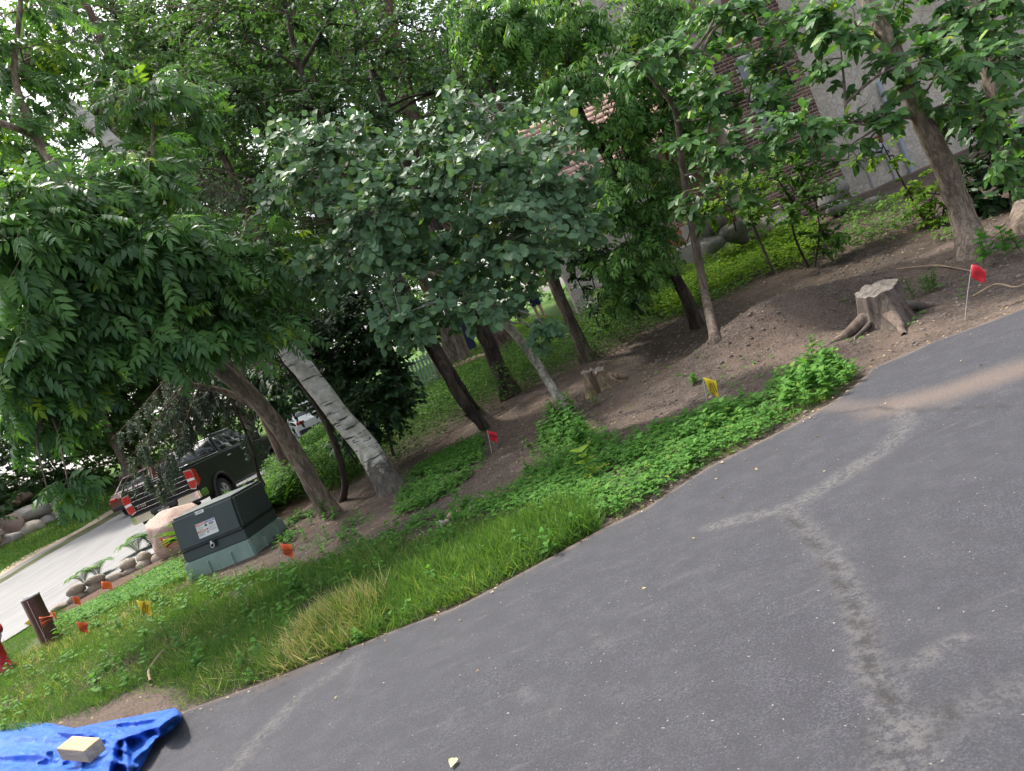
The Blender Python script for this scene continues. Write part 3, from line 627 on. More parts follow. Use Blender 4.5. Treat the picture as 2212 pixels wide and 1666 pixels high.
make_tree('forked_tree', 'dark rough trunk with a paler second stem leaning across it', 'tree',
  [S((1022, 893, None, .125), (965, 800, 11.9, .12), (912, 705, 12, .115), (850, 590, 12.2, .10), (770, 430, 12.6, .08), (690, 260, 13, .06), (648, 150, 13.2, .05), (612, -20, 13.5, .035)),
   S((1050, 930, None, .085), (985, 845, 11.2, .08), (945, 765, 11.5, .08), (915, 710, 11.8, .07)),
   S((648, 152, 13.2, .04), (700, 60, 13.4, .03), (740, -20, 13.5, .02)), S((648, 152, 13.2, .035), (590, 110, 13.2, .025), (540, 90, 13.2, .015))],
  [Bb(620, 60, 13.5, 170, 110, 1.2, 90), Bb(740, 270, 13, 160, 100, 1.1, 100), Bb(600, 250, 13.2, 130, 90, 1.0, 70), Bb(480, 180, 13.5, 110, 110, 1, 55), Bb(800, 100, 13.6, 120, 110, 1, 50)],
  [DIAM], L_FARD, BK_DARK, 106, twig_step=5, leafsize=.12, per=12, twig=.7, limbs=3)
make_tree('dark_trunk_tree', 'straight dark rough barked trunk rising from the ground cover', 'tree',
  [S((1105, 858, None, .16), (1075, 790, 13.1, .14), (1043, 715, 13.2, .135), (980, 580, 13.4, .12), (890, 380, 13.8, .10), (810, 170, 14.3, .07), (760, 0, 14.8, .05))],
  [Bb(900, 90, 14.5, 150, 120, 1.3, 80), Bb(1010, 560, 13.2, 110, 90, .8, 70), Bb(930, 680, 13, 90, 60, .7, 40), Bb(1040, 200, 14, 140, 120, 1.2, 90)],
  [DIAM], L_FARD, BK_DARK, 107, twig_step=5, leafsize=.13, per=12, twig=.7, limbs=3)
make_tree('aspen_tree', 'pale slender aspen with round grey green leaves leaning far left', 'tree',
  [S((1226, 900, None, .065), (1160, 785, 10.2, .06), (1085, 692, 9.8, .055), (1000, 627, 9.4, .05), (880, 572, 9.0, .04), (770, 500, 8.8, .03), (690, 400, 8.8, .018)),
   S((1010, 635, 9.4, .035), (1010, 520, 9.1, .03), (1030, 380, 9, .022), (1070, 250, 9, .012)), S((1090, 695, 9.8, .03), (1150, 600, 9.3, .028), (1190, 450, 9, .02), (1200, 320, 9, .012))],
  [Bb(700, 360, 8.8, 120, 110, .6, 62), Bb(840, 460, 8.4, 140, 120, .7, 90), Bb(1000, 400, 8.5, 140, 110, .7, 85), Bb(1170, 380, 8.6, 130, 110, .7, 85), Bb(1110, 510, 8.3, 150, 90, .7, 80),
   Bb(910, 590, 8.5, 130, 70, .6, 50), Bb(1040, 660, 8.2, 110, 50, .5, 34), Bb(870, 700, 8.3, 75, 50, .4, 22), Bb(1165, 715, 8.3, 48, 36, .35, 14), Bb(1250, 470, 8.9, 70, 90, .5, 34), Bb(1210, 260, 9.0, 60, 60, .4, 14), Bb(1000, 240, 9.0, 60, 80, .4, 20), Bb(900, 300, 9.1, 80, 50, .4, 20), Bb(1090, 250, 9.2, 60, 60, .4, 16), Bb(780, 290, 9.2, 50, 60, .4, 14), Bb(600, 420, 9.4, 60, 60, .4, 16), Bb(620, 300, 9.2, 60, 60, .4, 12), Bb(720, 560, 8.8, 90, 80, .5, 30), Bb(1030, 560, 8.6, 160, 60, .6, 40)],
  [ROUND], L_ASPEN, BK_PALE, 108, leafsize=.09, per=15, twig=.42, limbs=3, parts=280, droop=.35, normal_bias=(0, -.9, .35), twig_r=.004, spread=.75, lump=.06)
make_tree('slim_tree', 'slim grey brown trunk behind the small hollow stump', 'tree',
  [S((1272, 782, None, .115), (1235, 700, 12.6, .10), (1190, 590, 12.5, .095), (1163, 480, 12.4, .09), (1120, 350, 12.4, .07), (1060, 180, 12.6, .05), (1010, 40, 12.8, .03))],
  [Bb(1210, 520, 11.9, 100, 80, .8, 60), Bb(1110, 130, 12.6, 140, 120, 1.0, 80), Bb(1290, 520, 12.2, 110, 110, .8, 70)],
  [DIAM], L_FARD, BK_GREY, 109, twig_step=5, leafsize=.12, per=12, twig=.6, limbs=3)
make_tree('boxelder_tree', 'boxelder with light green leaflets whose short trunk bends left over dug soil', 'tree',
  [S((1508, 708, None, .10), (1485, 650, 11.4, .095), (1440, 568, 11.4, .09), (1370, 470, 11.3, .08), (1312, 340, 11.4, .075), (1265, 270, 11.5, .06), (1230, 120, 11.8, .04), (1240, -30, 12, .03)),
   S((1312, 340, 11.4, .05), (1350, 270, 11.4, .04), (1420, 150, 11.4, .03), (1440, 0, 11.5, .02))],
  [Bb(1370, 400, 10.9, 110, 110, .8, 60), Bb(1300, 200, 11.0, 140, 120, .9, 80), Bb(1440, 260, 10.9, 100, 110, .8, 50), Bb(1200, 60, 11.6, 160, 90, .9, 70), Bb(1400, 70, 11.2, 130, 100, .9, 60), Bb(1400, 550, 11, 90, 60, .6, 30), Bb(1340, 600, 11.4, 80, 70, .6, 30), Bb(1060, 60, 12, 120, 80, .8, 40)],
  COMP_S, L_BOX, BK_DARK, 110, leafsize=.23, per=7, twig=.5, limbs=3, parts=140, droop=.5)
make_tree('sapling_tree', 'slender straight sapling beside the bent boxelder trunk with large elm leaves', 'tree',
  [S((1547, 738, None, .065), (1520, 620, 10.3, .06), (1490, 455, 10.2, .052), (1470, 330, 10.0, .045), (1458, 240, 9.8, .035), (1400, 160, 9.5, .02)),
   S((1462, 262, 9.8, .02), (1530, 255, 9.5, .016), (1620, 220, 9.2, .012), (1700, 250, 9.0, .008)), S((1478, 380, 10, .02), (1560, 360, 9.7, .016), (1640, 330, 9.3, .01))],
  [Bb(1400, 140, 9.0, 90, 60, .5, 16), Bb(1520, 110, 9.2, 110, 70, .5, 34), Bb(1600, 215, 9.0, 120, 60, .5, 40), Bb(1560, 30, 9.4, 110, 50, .5, 30), Bb(1680, 150, 9.4, 80, 60, .5, 22), Bb(1500, 200, 9.8, 80, 60, .5, 22), Bb(1500, 330, 9.4, 80, 70, .5, 18), Bb(1600, 340, 9.1, 110, 50, .5, 22), Bb(1560, 430, 9.3, 110, 40, .4, 16), Bb(1640, 60, 9.4, 80, 70, .5, 16), Bb(1490, 460, 9.8, 50, 30, .3, 6)],
  [ELM], L_ELM, BK_GREY, 111, leafsize=.125, per=10, twig=.55, limbs=2, parts=180, droop=.35, normal_bias=(0, -.5, .7))
make_tree('elm_tree', 'sturdy grey barked elm at the right with broad leaves above', 'tree',
  [S((2112, 552, None, .15), (2080, 470, 9.0, .135), (2045, 375, 8.9, .125), (1995, 262, 8.8, .12), (1940, 140, 8.9, .11), (1885, 20, 9, .10), (1830, -100, 9.1, .08)),
   S((1985, 250, 8.85, .05), (1900, 250, 8.7, .035), (1800, 280, 8.5, .022), (1690, 300, 8.4, .01)), S((1940, 150, 8.9, .05), (2040, 60, 8.8, .04), (2140, 10, 8.7, .025))],
  [Bb(1800, 120, 8.5, 110, 90, .5, 36), Bb(1720, 280, 8.2, 130, 55, .45, 40), Bb(1740, 40, 8.8, 100, 50, .5, 26), Bb(2010, 140, 8.2, 120, 80, .6, 48), Bb(2120, 190, 8.3, 110, 120, .6, 60), Bb(2130, 40, 8.6, 130, 80, .6, 60), Bb(1880, 270, 8.5, 90, 40, .4, 20), Bb(1850, 40, 8.8, 130, 60, .6, 34), Bb(1990, 20, 8.9, 110, 60, .5, 34), Bb(1830, 330, 8.6, 80, 30, .3, 8), Bb(2190, 330, 8.8, 60, 90, .4, 24)],
  [ELM], L_ELM, BK_ELM, 112, leafsize=.125, per=9, twig=.5, limbs=2, parts=220, droop=.3, sides=16, normal_bias=(0, -.45, .75))
make_tree('rear_elm', 'second elm trunk at the far right edge behind dense leaves', 'tree',
  [S((2225, 500, None, .17), (2200, 390, 10.3, .15), (2165, 250, 10.3, .14), (2120, 90, 10.4, .13), (2090, -40, 10.5, .10))],
  [Bb(2150, 330, 10.4, 80, 90, .6, 70), Bb(2110, 420, 10.6, 60, 70, .5, 50), Bb(2210, 420, 10, 60, 90, .6, 50), Bb(2060, 250, 10.8, 60, 90, .6, 40), Bb(2180, 80, 10.6, 100, 120, .8, 70)],
  [ELM], L_SHADED, BK_GREY, 113, twig_step=5, leafsize=.12, per=10, twig=.5, limbs=3, rand_rnd=(.2, 1))
for lab, st, bl, mt, sd_, sz_ in [
  ('lime green backlit shrub beside the elm trunk in front of the stucco wall', [S((2010, 500, None, .018), (1970, 430, 11.3, .015), (1900, 300, 11.4, .008)), S((2030, 505, 11.2, .015), (2040, 430, 11.2, .012), (2020, 330, 11.2, .008))], [Bb(1990, 430, 11.2, 60, 70, .5, 50), Bb(1930, 330, 11.4, 60, 50, .3, 14), Bb(1860, 350, 11.5, 70, 18, .25, 8), Bb(2040, 480, 11, 60, 40, .4, 24)], L_LIME_SUN, 121, .085),
  ('leafy honeysuckle shrub with bare dark stems at the edge of the soil mound', [S((1748, 580, None, .02), (1720, 520, 11.7, .018), (1700, 430, 11.8, .012)), S((1760, 578, 11.6, .016), (1770, 500, 11.6, .012), (1760, 420, 11.6, .008)), S((1672, 592, 11.7, .024), (1650, 540, 11.8, .022), (1620, 470, 11.9, .016))], [Bb(1760, 440, 11.6, 80, 80, .6, 70), Bb(1690, 370, 12, 80, 60, .5, 40), Bb(1790, 520, 11.5, 60, 40, .4, 24), Bb(1640, 470, 12, 50, 40, .4, 14), Bb(1740, 340, 12, 70, 50, .5, 30)], L_COVER, 122, .09),
  ('shrub on many thin stems left of the slim grey trunk', [S((1310, 700, None, .014), (1290, 640, 12.6, .012), (1270, 570, 12.6, .008)), S((1330, 690, 12.6, .014), (1320, 620, 12.6, .012), (1310, 540, 12.6, .008)), S((1295, 705, 12.5, .014), (1265, 640, 12.5, .012), (1240, 590, 12.4, .008)), S((1350, 700, 12.5, .014), (1350, 640, 12.5, .011), (1360, 560, 12.5, .008))], [Bb(1300, 590, 12.5, 80, 60, .6, 56), Bb(1370, 620, 12.4, 60, 60, .5, 36), Bb(1330, 660, 12.4, 80, 40, .5, 26), Bb(1390, 500, 12.6, 80, 70, .5, 40)], L_SHADED, 123, .10),
  ('hydrangea shrub with white flower heads before the brown door', [S((1590, 500, 14.0, .014), (1580, 450, 14, .012), (1570, 400, 14, .008))], [Bb(1580, 430, 14, 80, 60, .6, 70), Bb(1520, 470, 14.2, 40, 40, .4, 20), Bb(1630, 400, 14, 50, 50, .5, 34), Bb(1650, 450, 13.8, 50, 30, .4, 20)], L_LIME_SUN, 124, .10)]:
    make_tree('shrub', lab, 'shrub', st, bl, [OVATE, ELM], mt, BK_DARK, sd_, twig_step=5, leafsize=sz_, per=11, twig=.4, limbs=3, twig_r=.004, base=(G(1600, 520) if sd_ == 124 else None), flare=0)
# hydrangea flower heads are added with the small things; tall background trees
def far_tree(lab, x, y, h, r, n, mat, seed, leaf=.24, trunk=.22, lean=(0, 0), low=.25, name='background_tree', bark=BK_GREY, per=13, squash=1.0):
    g = np.random.default_rng(seed); z0 = float(terr(x, y)); st = []
    for t in np.linspace(0, .9, 6): st.append((x+lean[0]*t*h+g.normal(0, .08), y+lean[1]*t*h, z0+t*h, trunk*(1-.85*t)))
    bl = []
    for k in range(9):
        t = low+(.97-low)*(k+.5)/9; a = g.uniform(0, 6.28); rr = r*(.35+.75*math.sin(math.pi*min(1, (t-low)/(1-low)*.85+.12)))
        c = np.array([x+lean[0]*t*h+math.cos(a)*rr*.5, y+math.sin(a)*rr*.5, z0+t*h]); bl.append((c, np.array([rr*.85, rr*.85, h*.11*squash]), n//9))
    return make_tree(name, lab, 'tree', [np.array(st)], bl, [KITE], mat, bark, seed, leafsize=leaf, per=per, twig=1.3, limbs=2, group='background trees', twig_r=.012, droop=.3, twig_step=5)
FT = [(-5.0, 21.5, 14, 3.4, 250, L_FARD, 'background tree rising between the birch and the forked trunk'), (-1.6, 19.8, 15, 2.8, 250, L_FAR, 'background tree right of the pine trunk above the aspen'), (-16.5, 38, 17, 4.6, 300, L_FAR, 'background tree closing the far end of the road'), (-30, 27, 15, 4.2, 260, L_FARD, 'background tree at the left edge above the boulders'), (-11.5, 33, 18, 4.2, 280, L_FAR, 'tall slim background tree rising behind the pickup cab'), (-1.2, 28.5, 18, 4.5, 300, L_FARD, 'dark background tree right of the forked trunk'), (5.4, 27, 17, 4.2, 260, L_FAR, 'background tree showing above the salmon roof'), (-26, 33, 16, 5.0, 300, L_FAR, 'tall background tree at the far left beyond the boulders'), (-21, 42, 20, 6.5, 360, L_FARD, 'dark background tree beyond the pickup at the left'),
      (-13.5, 46, 21, 6.0, 330, L_FAR, 'broad background tree standing past the end of the road'), (-7.5, 36, 19, 5.0, 300, L_FARD, 'dark background tree behind the birch'),
      (-3.2, 24, 17, 3.6, 250, L_FARD, 'background tree just behind the forked trunk'), (0.5, 38, 21, 6.0, 360, L_FAR, 'wide light green background tree past the neighbouring lawn'),
      (5.8, 23.5, 15, 3.4, 260, L_FAR, 'background tree between the pine trunk and the house'), (7.5, 42, 20, 6.0, 300, L_FARD, 'background tree over the roof of the house'),
      (-33, 45, 22, 7.0, 300, L_FARD, 'farthest background tree at the left edge'), (-17.8, 34, 13, 4.0, 240, L_FAR, 'rounded background tree behind the boulder wall')]
for i, (x, y, h, r, n, mt, lab) in enumerate(FT): far_tree(lab, x, y, h, r, int(n*2.8), mt, 200+i, leaf=.2 if y < 30 else .33, lean=(0, 0), per=14)
for i, (x, y, h, r, n, mt, lab) in enumerate([(-25.5, 36, 6, 3.6, 420, L_FARD, 'dense dark hedge bush filling the view above the boulders'), (-23.5, 41, 7, 3.8, 420, L_FAR, 'tall green hedge bush left of the spruce boughs'), (-22.5, 47, 8, 4.4, 420, L_FARD, 'dark hedge bush beyond the pickup roof'), (-14.5, 44, 7, 4.4, 400, L_FARD, 'dark hedge bush between the ash stems far behind'), (-18.8, 45, 7.5, 4.2, 400, L_FAR, 'green hedge bush right of the pickup cab far behind'), (-8.2, 40, 6, 4, 360, L_FARD, 'dark hedge bush far behind the birch'), (-23, 30, 3.4, 2.6, 200, L_FARD, 'dark rounded bush above the boulder wall at the left edge'), (-21.8, 36, 4, 2.6, 190, L_FAR, 'green bush above the boulder wall behind the spruce boughs'), (-12, 52, 6, 5, 200, L_FARD, 'bush at the far end of the road'),
      (-4, 52, 6, 6, 240, L_FAR, 'pale bush closing the view past the lawn'), (5, 50, 6, 6, 240, L_FAR, 'bush behind the person on the lawn'), (-30, 36, 5, 4, 200, L_FARD, 'tall dark bush behind the boulders'), (-1.6, 35, 1.4, 1.3, 120, L_FAR, 'small round bush beside the navy banner')]):
    far_tree(lab, x, y, h, r, n, mt, 230+i, leaf=.3 if 'small round' not in lab else .16, trunk=.06, low=.06, name='background_bush', squash=1.6)
make_tree('pine_tree', 'tall reddish pine trunk with bare dead branches behind the other trees', 'tree',
  [S((1110, 790, 19, .30), (1090, 745, 19, .27), (1000, 560, 19.2, .25), (940, 420, 19.3, .24), (880, 220, 19.6, .22), (830, 0, 20, .18), (800, -160, 20.4, .15))]+
  [S((900-2*k, 280-38*k, 19.5, .03), (760+60*(k % 3)-20*k, 270-40*k+20*(k % 2), 19.0, .018), (700-10*k+90*(k % 2), 262-34*k+30*(k % 3), 18.6, .008)) for k in range(6)]+[S((905-3*k, 260-40*k, 19.5, .03), (1000+10*k, 200-40*k, 19.2, .018), (1050+20*(k % 2), 175-36*k, 19, .008)) for k in range(4)],
  [Bb(820, -60, 20, 160, 80, 1.5, 60), Bb(700, 170, 19, 70, 40, .6, 16), Bb(1010, 160, 19.4, 80, 60, .8, 24)], [BLADE], L_FARD, BK_PINE, 140, leafsize=.3, per=16, twig=.8, limbs=2, base=None)
# spruce with drooping boughs in front of the pickup
def spruce():
    g = np.random.default_rng(77); b0 = np.array([-4.75, 15.2, float(terr(-4.75, 15.2))])
    root = empty('spruce_tree', tuple(b0), 'blue green spruce whose drooping boughs hang before the pickup tailgate', 'tree')
    H = 13.0; pts = np.array([[0, 0, t*H] for t in np.linspace(-.02, 1, 14)]); V, Fq = tube(pts, np.linspace(.26, .02, 14), 12, .08); np_obj('trunk', [(V, Fq)], BK_PINE, root, smooth=True)
    ndl_p, ndl_a = [], []; tw = []
    def bough(q, n_side, L, dead=False, vis=False):
        path = smooth_path(q, 16); V, Fq = tube(path, np.linspace(.028 if vis else .022, .005, 16), 6)
        np_obj('bough', [(V, Fq)], BK_PINE, root, smooth=True)
        for k in range(n_side):
            t = g.uniform(.22, 1.0); i = min(14, int(t*15)); p = path[i]; tn = unit(path[i+1]-path[i]); sd = unit(np.cross(tn, UP))*(1 if k % 2 else -1)
            d = unit(tn*.45+sd*g.uniform(.4, 1.0)-UP*g.uniform(.2, .9)); ll = L*(1.15-t*.6)*g.uniform(.6, 1.1)
            s = smooth_path(np.array([p, p+d*ll*.5-UP*.04*ll, p+d*ll-UP*.35*ll]), 6); tw.append((s, np.linspace(.007, .0025, 6)))
            for m in range(3):
                j = g.integers(1, 5); d2 = unit(unit(s[j+1]-s[j])+g.normal(0, .6, 3)-UP*.3); s2 = np.array([s[j], s[j]+d2*ll*.22, s[j]+d2*ll*.42-UP*.06]); tw.append((s2, np.linspace(.004, .002, 3)))
                if not (dead and g.random() < .75): sample(s2, 20 if vis else 13)
            if not (dead and g.random() < .7): sample(s, 38 if vis else 24)
    def sample(s, n):
        t = g.uniform(0, .999, n)*(len(s)-1); i = t.astype(int); f = (t-i)[:, None]; pp = s[i]*(1-f)+s[i+1]*f; tn = unit(s[i+1]-s[i])
        ndl_p.append(pp); ndl_a.append(unit(tn*.7+g.normal(0, .6, (n, 3))))
    for k in range(34):
        z = 2.6+k*.3; a = g.uniform(0, 6.28); Lh = 2.3*(1-z/14.5)+.4; d = np.array([math.cos(a), math.sin(a), 0])
        q = np.array([[0, 0, z], d*Lh*.5+UP*(z-.10*Lh), d*Lh+UP*(z-.45*Lh)]); bough(q, 14, .8, dead=(k % 4 == 0))
    for (X1, Y1, d1, X2, Y2, d2, dead) in [(430, 820, 13.6, 330, 1075, 12.9, 0), (400, 830, 13.4, 262, 1010, 12.8, 0), (400, 850, 13.6, 250, 1070, 13.2, 1), (440, 850, 13.4, 300, 1060, 12.7, 0), (460, 850, 13.6, 385, 960, 13.0, 0), (370, 860, 13.3, 290, 980, 12.6, 0), (420, 860, 13.2, 345, 1040, 12.6, 0), (350, 830, 13.6, 240, 950, 13, 0), (500, 870, 13.8, 545, 960, 13.4, 0)]:
        st = np.array([0, 0, 3.0+.2*g.random()]); e1 = P(X1, Y1, d1)-b0; e2 = P(X2, Y2, d2)-b0
        bough(np.array([st, st*.4+e1*.6+UP*.15, e1, e1*.45+e2*.55-UP*.03, e2]), 34, .5, dead=bool(dead), vis=True)
    o = np_obj('twigs', [tube_batch([a for a, _ in tw if len(a) == k], [b for a, b in tw if len(a) == k], 3) for k in (6, 3)], BK_PINE, root); o['kind'] = 'stuff'
    pp = np.concatenate(ndl_p); aa = np.concatenate(ndl_a); n = len(pp); tpl = (np.array([(-.09, 0, 0), (.09, 0, 0), (.05, 1, 0), (-.05, 1, 0)], float), np.array([(0, 1, 2), (0, 2, 3)]))
    o = np_obj('crown', [place(tpl, pp, aa, g.normal(size=(n, 3)), g.uniform(.05, .085, n), g.random(n))], L_SPRUCE, root); o['kind'] = 'stuff'
spruce()
# ------------------------------------------------------------------ grass, weeds and ground cover
def scatter(polyD, dens, seed, zf=terr, keep=None):
    g = np.random.default_rng(seed); pw = np.array([hit(a, b, terr1)[:2] for a, b in polyD]); lo, hi = pw.min(0), pw.max(0)
    hi[1] = min(hi[1], 45); n = int(dens*(hi[0]-lo[0])*(hi[1]-lo[1])); x = g.uniform(lo[0], hi[0], n); y = g.uniform(lo[1], hi[1], n)
    m = inworld(x+g.normal(0, .07, n), y+g.normal(0, .09, n), polyD) & (y > edge_y(x)+.0); x, y = x[m], y[m]
    if keep is not None: k = keep(x, y, g); x, y = x[k], y[k]
    return np.stack([x, y, zf(x, y)], 1), g
def lean_ax(g, n, up=1.0, s=.45): return unit(np.stack([g.normal(0, s, n), g.normal(0, s, n), np.full(n, up)], 1))
def tuft(polyD, dens, seed, h0, h1, rnd, s=.45, keep=None, width=1.0, noroad=True):
    p, g = scatter(polyD, dens, seed, keep=keep); p = p[p[:, 0] > np.interp(p[:, 1], ROADY, ROADR)+.1]; n = len(p); tpl = (BLADE[0]*np.array([width, 1, 1]), BLADE[1])
    return place(tpl, p-np.array([0, 0, .01]), lean_ax(g, n, 1, s), g.normal(size=(n, 3))*np.array([1, 1, .2]), g.uniform(h0, h1, n)*(.75+1.0*np.clip(fbm(p[:, 0]*1.8, p[:, 1]*1.8, 3, 88)+.25, 0, 1)), np.clip(g.uniform(*rnd, n)+.5*fbm(p[:, 0]*1.1, p[:, 1]*1.1, 3, 89), 0, rnd[1]))
patchy = lambda sc, th, sd: (lambda x, y, g: (fbm(x*sc, y*sc, 3, sd)+g.normal(0, .05, len(x))) > th)
TALL_D = [(600, 1455), (560, 1440), (640, 1380), (760, 1330), (900, 1260), (1010, 1190), (1120, 1140), (1240, 1105), (1290, 1130), (1290, 1150), (1140, 1230), (990, 1306), (850, 1361), (700, 1418)]
DRY_D = [(600, 1450), (640, 1390), (690, 1350), (760, 1320), (840, 1310), (800, 1370), (720, 1412), (640, 1440)]
ch = [tuft(LAWN_D, 5000, 301, .045, .11, (0, .86), .65, patchy(2.2, -.13, 2)), tuft(LAWN_D, 420, 309, .05, .12, (.86, 1), .8, patchy(1.1, -.02, 7)), tuft(TALL_D, 5600, 302, .10, .22, (.15, .9), .6), tuft(DRY_D, 7500, 303, .12, .24, (.86, 1.0), .65),
      tuft([(420, 1255), (700, 1215), (960, 1140), (1240, 1080), (1270, 1120), (960, 1200), (700, 1290), (440, 1330)], 1200, 304, .06, .16, (0, .8), .5, patchy(1.4, -.02, 5)),
      tuft([(1290, 1152), (1400, 1090), (1530, 1006), (1700, 920), (1840, 832), (1830, 820), (1690, 895), (1520, 985), (1390, 1070), (1280, 1125)], 2200, 305, .05, .12, (.2, .9), .6, patchy(2.5, .0, 6)),
      tuft([(1720, 880), (1770, 840), (1800, 850), (1760, 880)], 5000, 306, .12, .22, (.4, .8), .35),
      tuft([(0, 1450), (-200, 1500), (-200, 1380), (0, 1330), (120, 1290), (140, 1330)], 2500, 307, .05, .1, (0, .8), .55), tuft([(0, 1445), (80, 1400), (190, 1360), (160, 1420), (60, 1450)], 700, 308, .05, .12, (.85, 1), .6)]
tag(np_obj('lawn_grass', ch, L_GRASS), 'long green grass along the driveway edge with a dry tan tuft', 'grass', None, 'stuff')
# verge turf and neighbouring lawn; sunlight is put into the brighter blade colours
g = np.random.default_rng(310); n = 26000; x = g.uniform(-20.2, -17.2, n); y = 15+30*g.uniform(0, 1, n)**1.3; p = np.stack([x, y, terr(x, y)], 1)
x2 = g.uniform(-7, 2.4, 24000); y2 = g.uniform(21, 42, 24000); p2 = np.stack([x2, y2, terr(x2, y2)], 1); p = np.vstack([p, p2]); n = len(p)
dryv = np.clip(fbm(p[:, 0]*.5, p[:, 1]*.5, 3, 44)*3+.35, 0, 1)
tpl = (BLADE[0][[0, 1, 4]]*np.array([11., 1, 1]), np.array([(0, 1, 2)]))
tag(np_obj('verge_turf', [place(tpl, p, lean_ax(g, n, 1, .5), g.normal(size=(n, 3)), g.uniform(.05, .1, n), np.clip(g.uniform(.4, .85, n)+(g.random(n) < dryv*.35)*.12, 0, .96))], L_GRASS), 'short mown turf of the verge and neighbouring lawn', 'turf', None, 'stuff')
W1 = [(1000, 1135), (1060, 1090), (1130, 1060), (1165, 985), (1190, 915), (1230, 905), (1290, 950), (1350, 955), (1420, 935), (1490, 905), (1540, 885), (1590, 880), (1640, 880), (1720, 805), (1800, 795), (1850, 805), (1840, 830), (1700, 918), (1530, 1002), (1400, 1085), (1285, 1140), (1240, 1100), (1100, 1112)]
W2 = [(850, 1120), (870, 1060), (900, 1020), (960, 985), (1040, 950), (1055, 975), (1030, 1025), (950, 1085), (880, 1120)]
W3 = [(600, 1140), (680, 1110), (760, 1140), (850, 1120), (940, 1090), (1080, 1080), (1100, 1115), (930, 1145), (820, 1195), (690, 1215), (600, 1210)]
W4 = [(390, 1215), (250, 1290), (140, 1335), (170, 1350), (300, 1300), (400, 1260)]
def cloverpatch(polyD, dens, seed, s0, s1, rnd, h=(.02, .12), keep=None):
    p, g = scatter(polyD, dens, seed, keep=keep); n = len(p); hh = g.uniform(*h, n); ps = []; ax = []; nr = []; sz = []; rn = []
    base = g.uniform(0, 6.28, n); r0 = g.uniform(*rnd, n); sz0 = g.uniform(s0, s1, n)
    for k in range(3):
        a = base+k*2.09; ps.append(p+np.stack([0*a, 0*a, hh], 1)); ax.append(np.stack([np.cos(a), np.sin(a), g.normal(.05, .25, n)], 1)); nr.append(np.stack([g.normal(0, .25, n), g.normal(-.25, .25, n), np.ones(n)], 1)); sz.append(sz0); rn.append(r0)
    return place(HEART2, np.concatenate(ps), np.concatenate(ax), np.concatenate(nr), np.concatenate(sz), np.concatenate(rn))
ch = [cloverpatch(W1, 2300, 321, .018, .034, (0, .97), (.02, .11), patchy(1.9, -.13, 12)), cloverpatch(W2, 1900, 322, .02, .04, (0, .8), (.02, .10), patchy(1.7, -.1, 13)), cloverpatch(W3, 500, 323, .02, .05, (0, .8), (.01, .09), patchy(1.6, .02, 14)), cloverpatch(W4, 1600, 324, .02, .045, (.4, .96), (.02, .1)),
      cloverpatch(LAWN_D, 60, 325, .02, .035, (.3, .9), (.04, .12), patchy(2, .06, 15)), cloverpatch([(1560, 720), (1700, 640), (2100, 600), (2050, 690), (1880, 780), (1640, 850), (1300, 900), (1350, 830)], 26, 326, .02, .045, (.3, .9), (.0, .04), patchy(1.2, .02, 16))]
tag(np_obj('clover_patch', ch, L_WEED), 'low bright green clover and weeds between soil and driveway', 'weeds', None, 'stuff')
def herb(p, h, nl, ls, g, rnd, lean=.15, pairs=True):
    """upright leafy weed: stem points and leaf arrays"""
    top = p+np.array([g.normal(0, lean*h), g.normal(0, lean*h), h]); st = smooth_path(np.array([p, (p+top)/2+np.array([g.normal(0, .02), 0, 0]), top]), 6); ps, ax, nr, sz = [], [], [], []
    for k in range(nl):
        t = .3+.7*(k//2)/max(1, (nl-1)//2); q = p*(1-t)+top*t; a = (k//2)*1.57+(k % 2)*3.14+g.normal(0, .25); e = .35 if t < .9 else .8
        ps.append(q); ax.append((math.cos(a), math.sin(a), e+g.normal(0, .2))); nr.append((-math.cos(a)*.3+g.normal(0, .2), -math.sin(a)*.3-.2, 1)); sz.append(ls*(1.15-.5*t)*g.uniform(.8, 1.2))
    return st, np.array(ps), np.array(ax, float), np.array(nr, float), np.array(sz), g.uniform(rnd[0], rnd[1], nl)
def herbs(polyD, dens, seed, h, nl, ls, rnd, keep=None):
    pts, g = scatter(polyD, dens, seed, keep=keep); st = []; A = [[], [], [], [], []]
    for p in pts:
        r = herb(p, g.uniform(*h), nl, g.uniform(*ls), g, rnd); st.append(tube(r[0], .003, 3))
        for q, v in zip(A, r[1:]): q.append(v)
    if not st: return []
    return st+[place(HEART, *[np.concatenate(a) for a in A])]
ch = herbs(W1, 26, 331, (.08, .2), 10, (.06, .10), (.2, .92), patchy(1.3, .0, 22))+herbs([(1190, 915), (1170, 960), (1250, 1000), (1290, 960), (1235, 900)], 60, 332, (.15, .32), 10, (.07, .1), (.2, .8))+herbs([(1480, 930), (1560, 905), (1640, 910), (1560, 970), (1480, 970)], 40, 333, (.12, .24), 10, (.07, .11), (.2, .95))+herbs([(1690, 880), (1730, 800), (1850, 800), (1800, 860), (1720, 900)], 60, 334, (.12, .28), 10, (.07, .12), (.3, .95))+herbs(W3, 7, 335, (.06, .16), 8, (.05, .09), (.1, .8))+herbs(W2, 12, 336, (.06, .14), 8, (.05, .08), (.1, .8))+herbs(LAWN_D, 5, 337, (.08, .2), 8, (.05, .09), (.2, .85))
tag(np_obj('tall_weeds', ch, L_WEED), 'taller broad leaved weeds standing among the clover', 'weeds', None, 'stuff')
C_SUN = [(1400, 690), (1440, 640), (1500, 580), (1540, 530), (1620, 505), (1720, 500), (1790, 530), (1760, 575), (1690, 590), (1620, 610), (1540, 650), (1480, 690)]
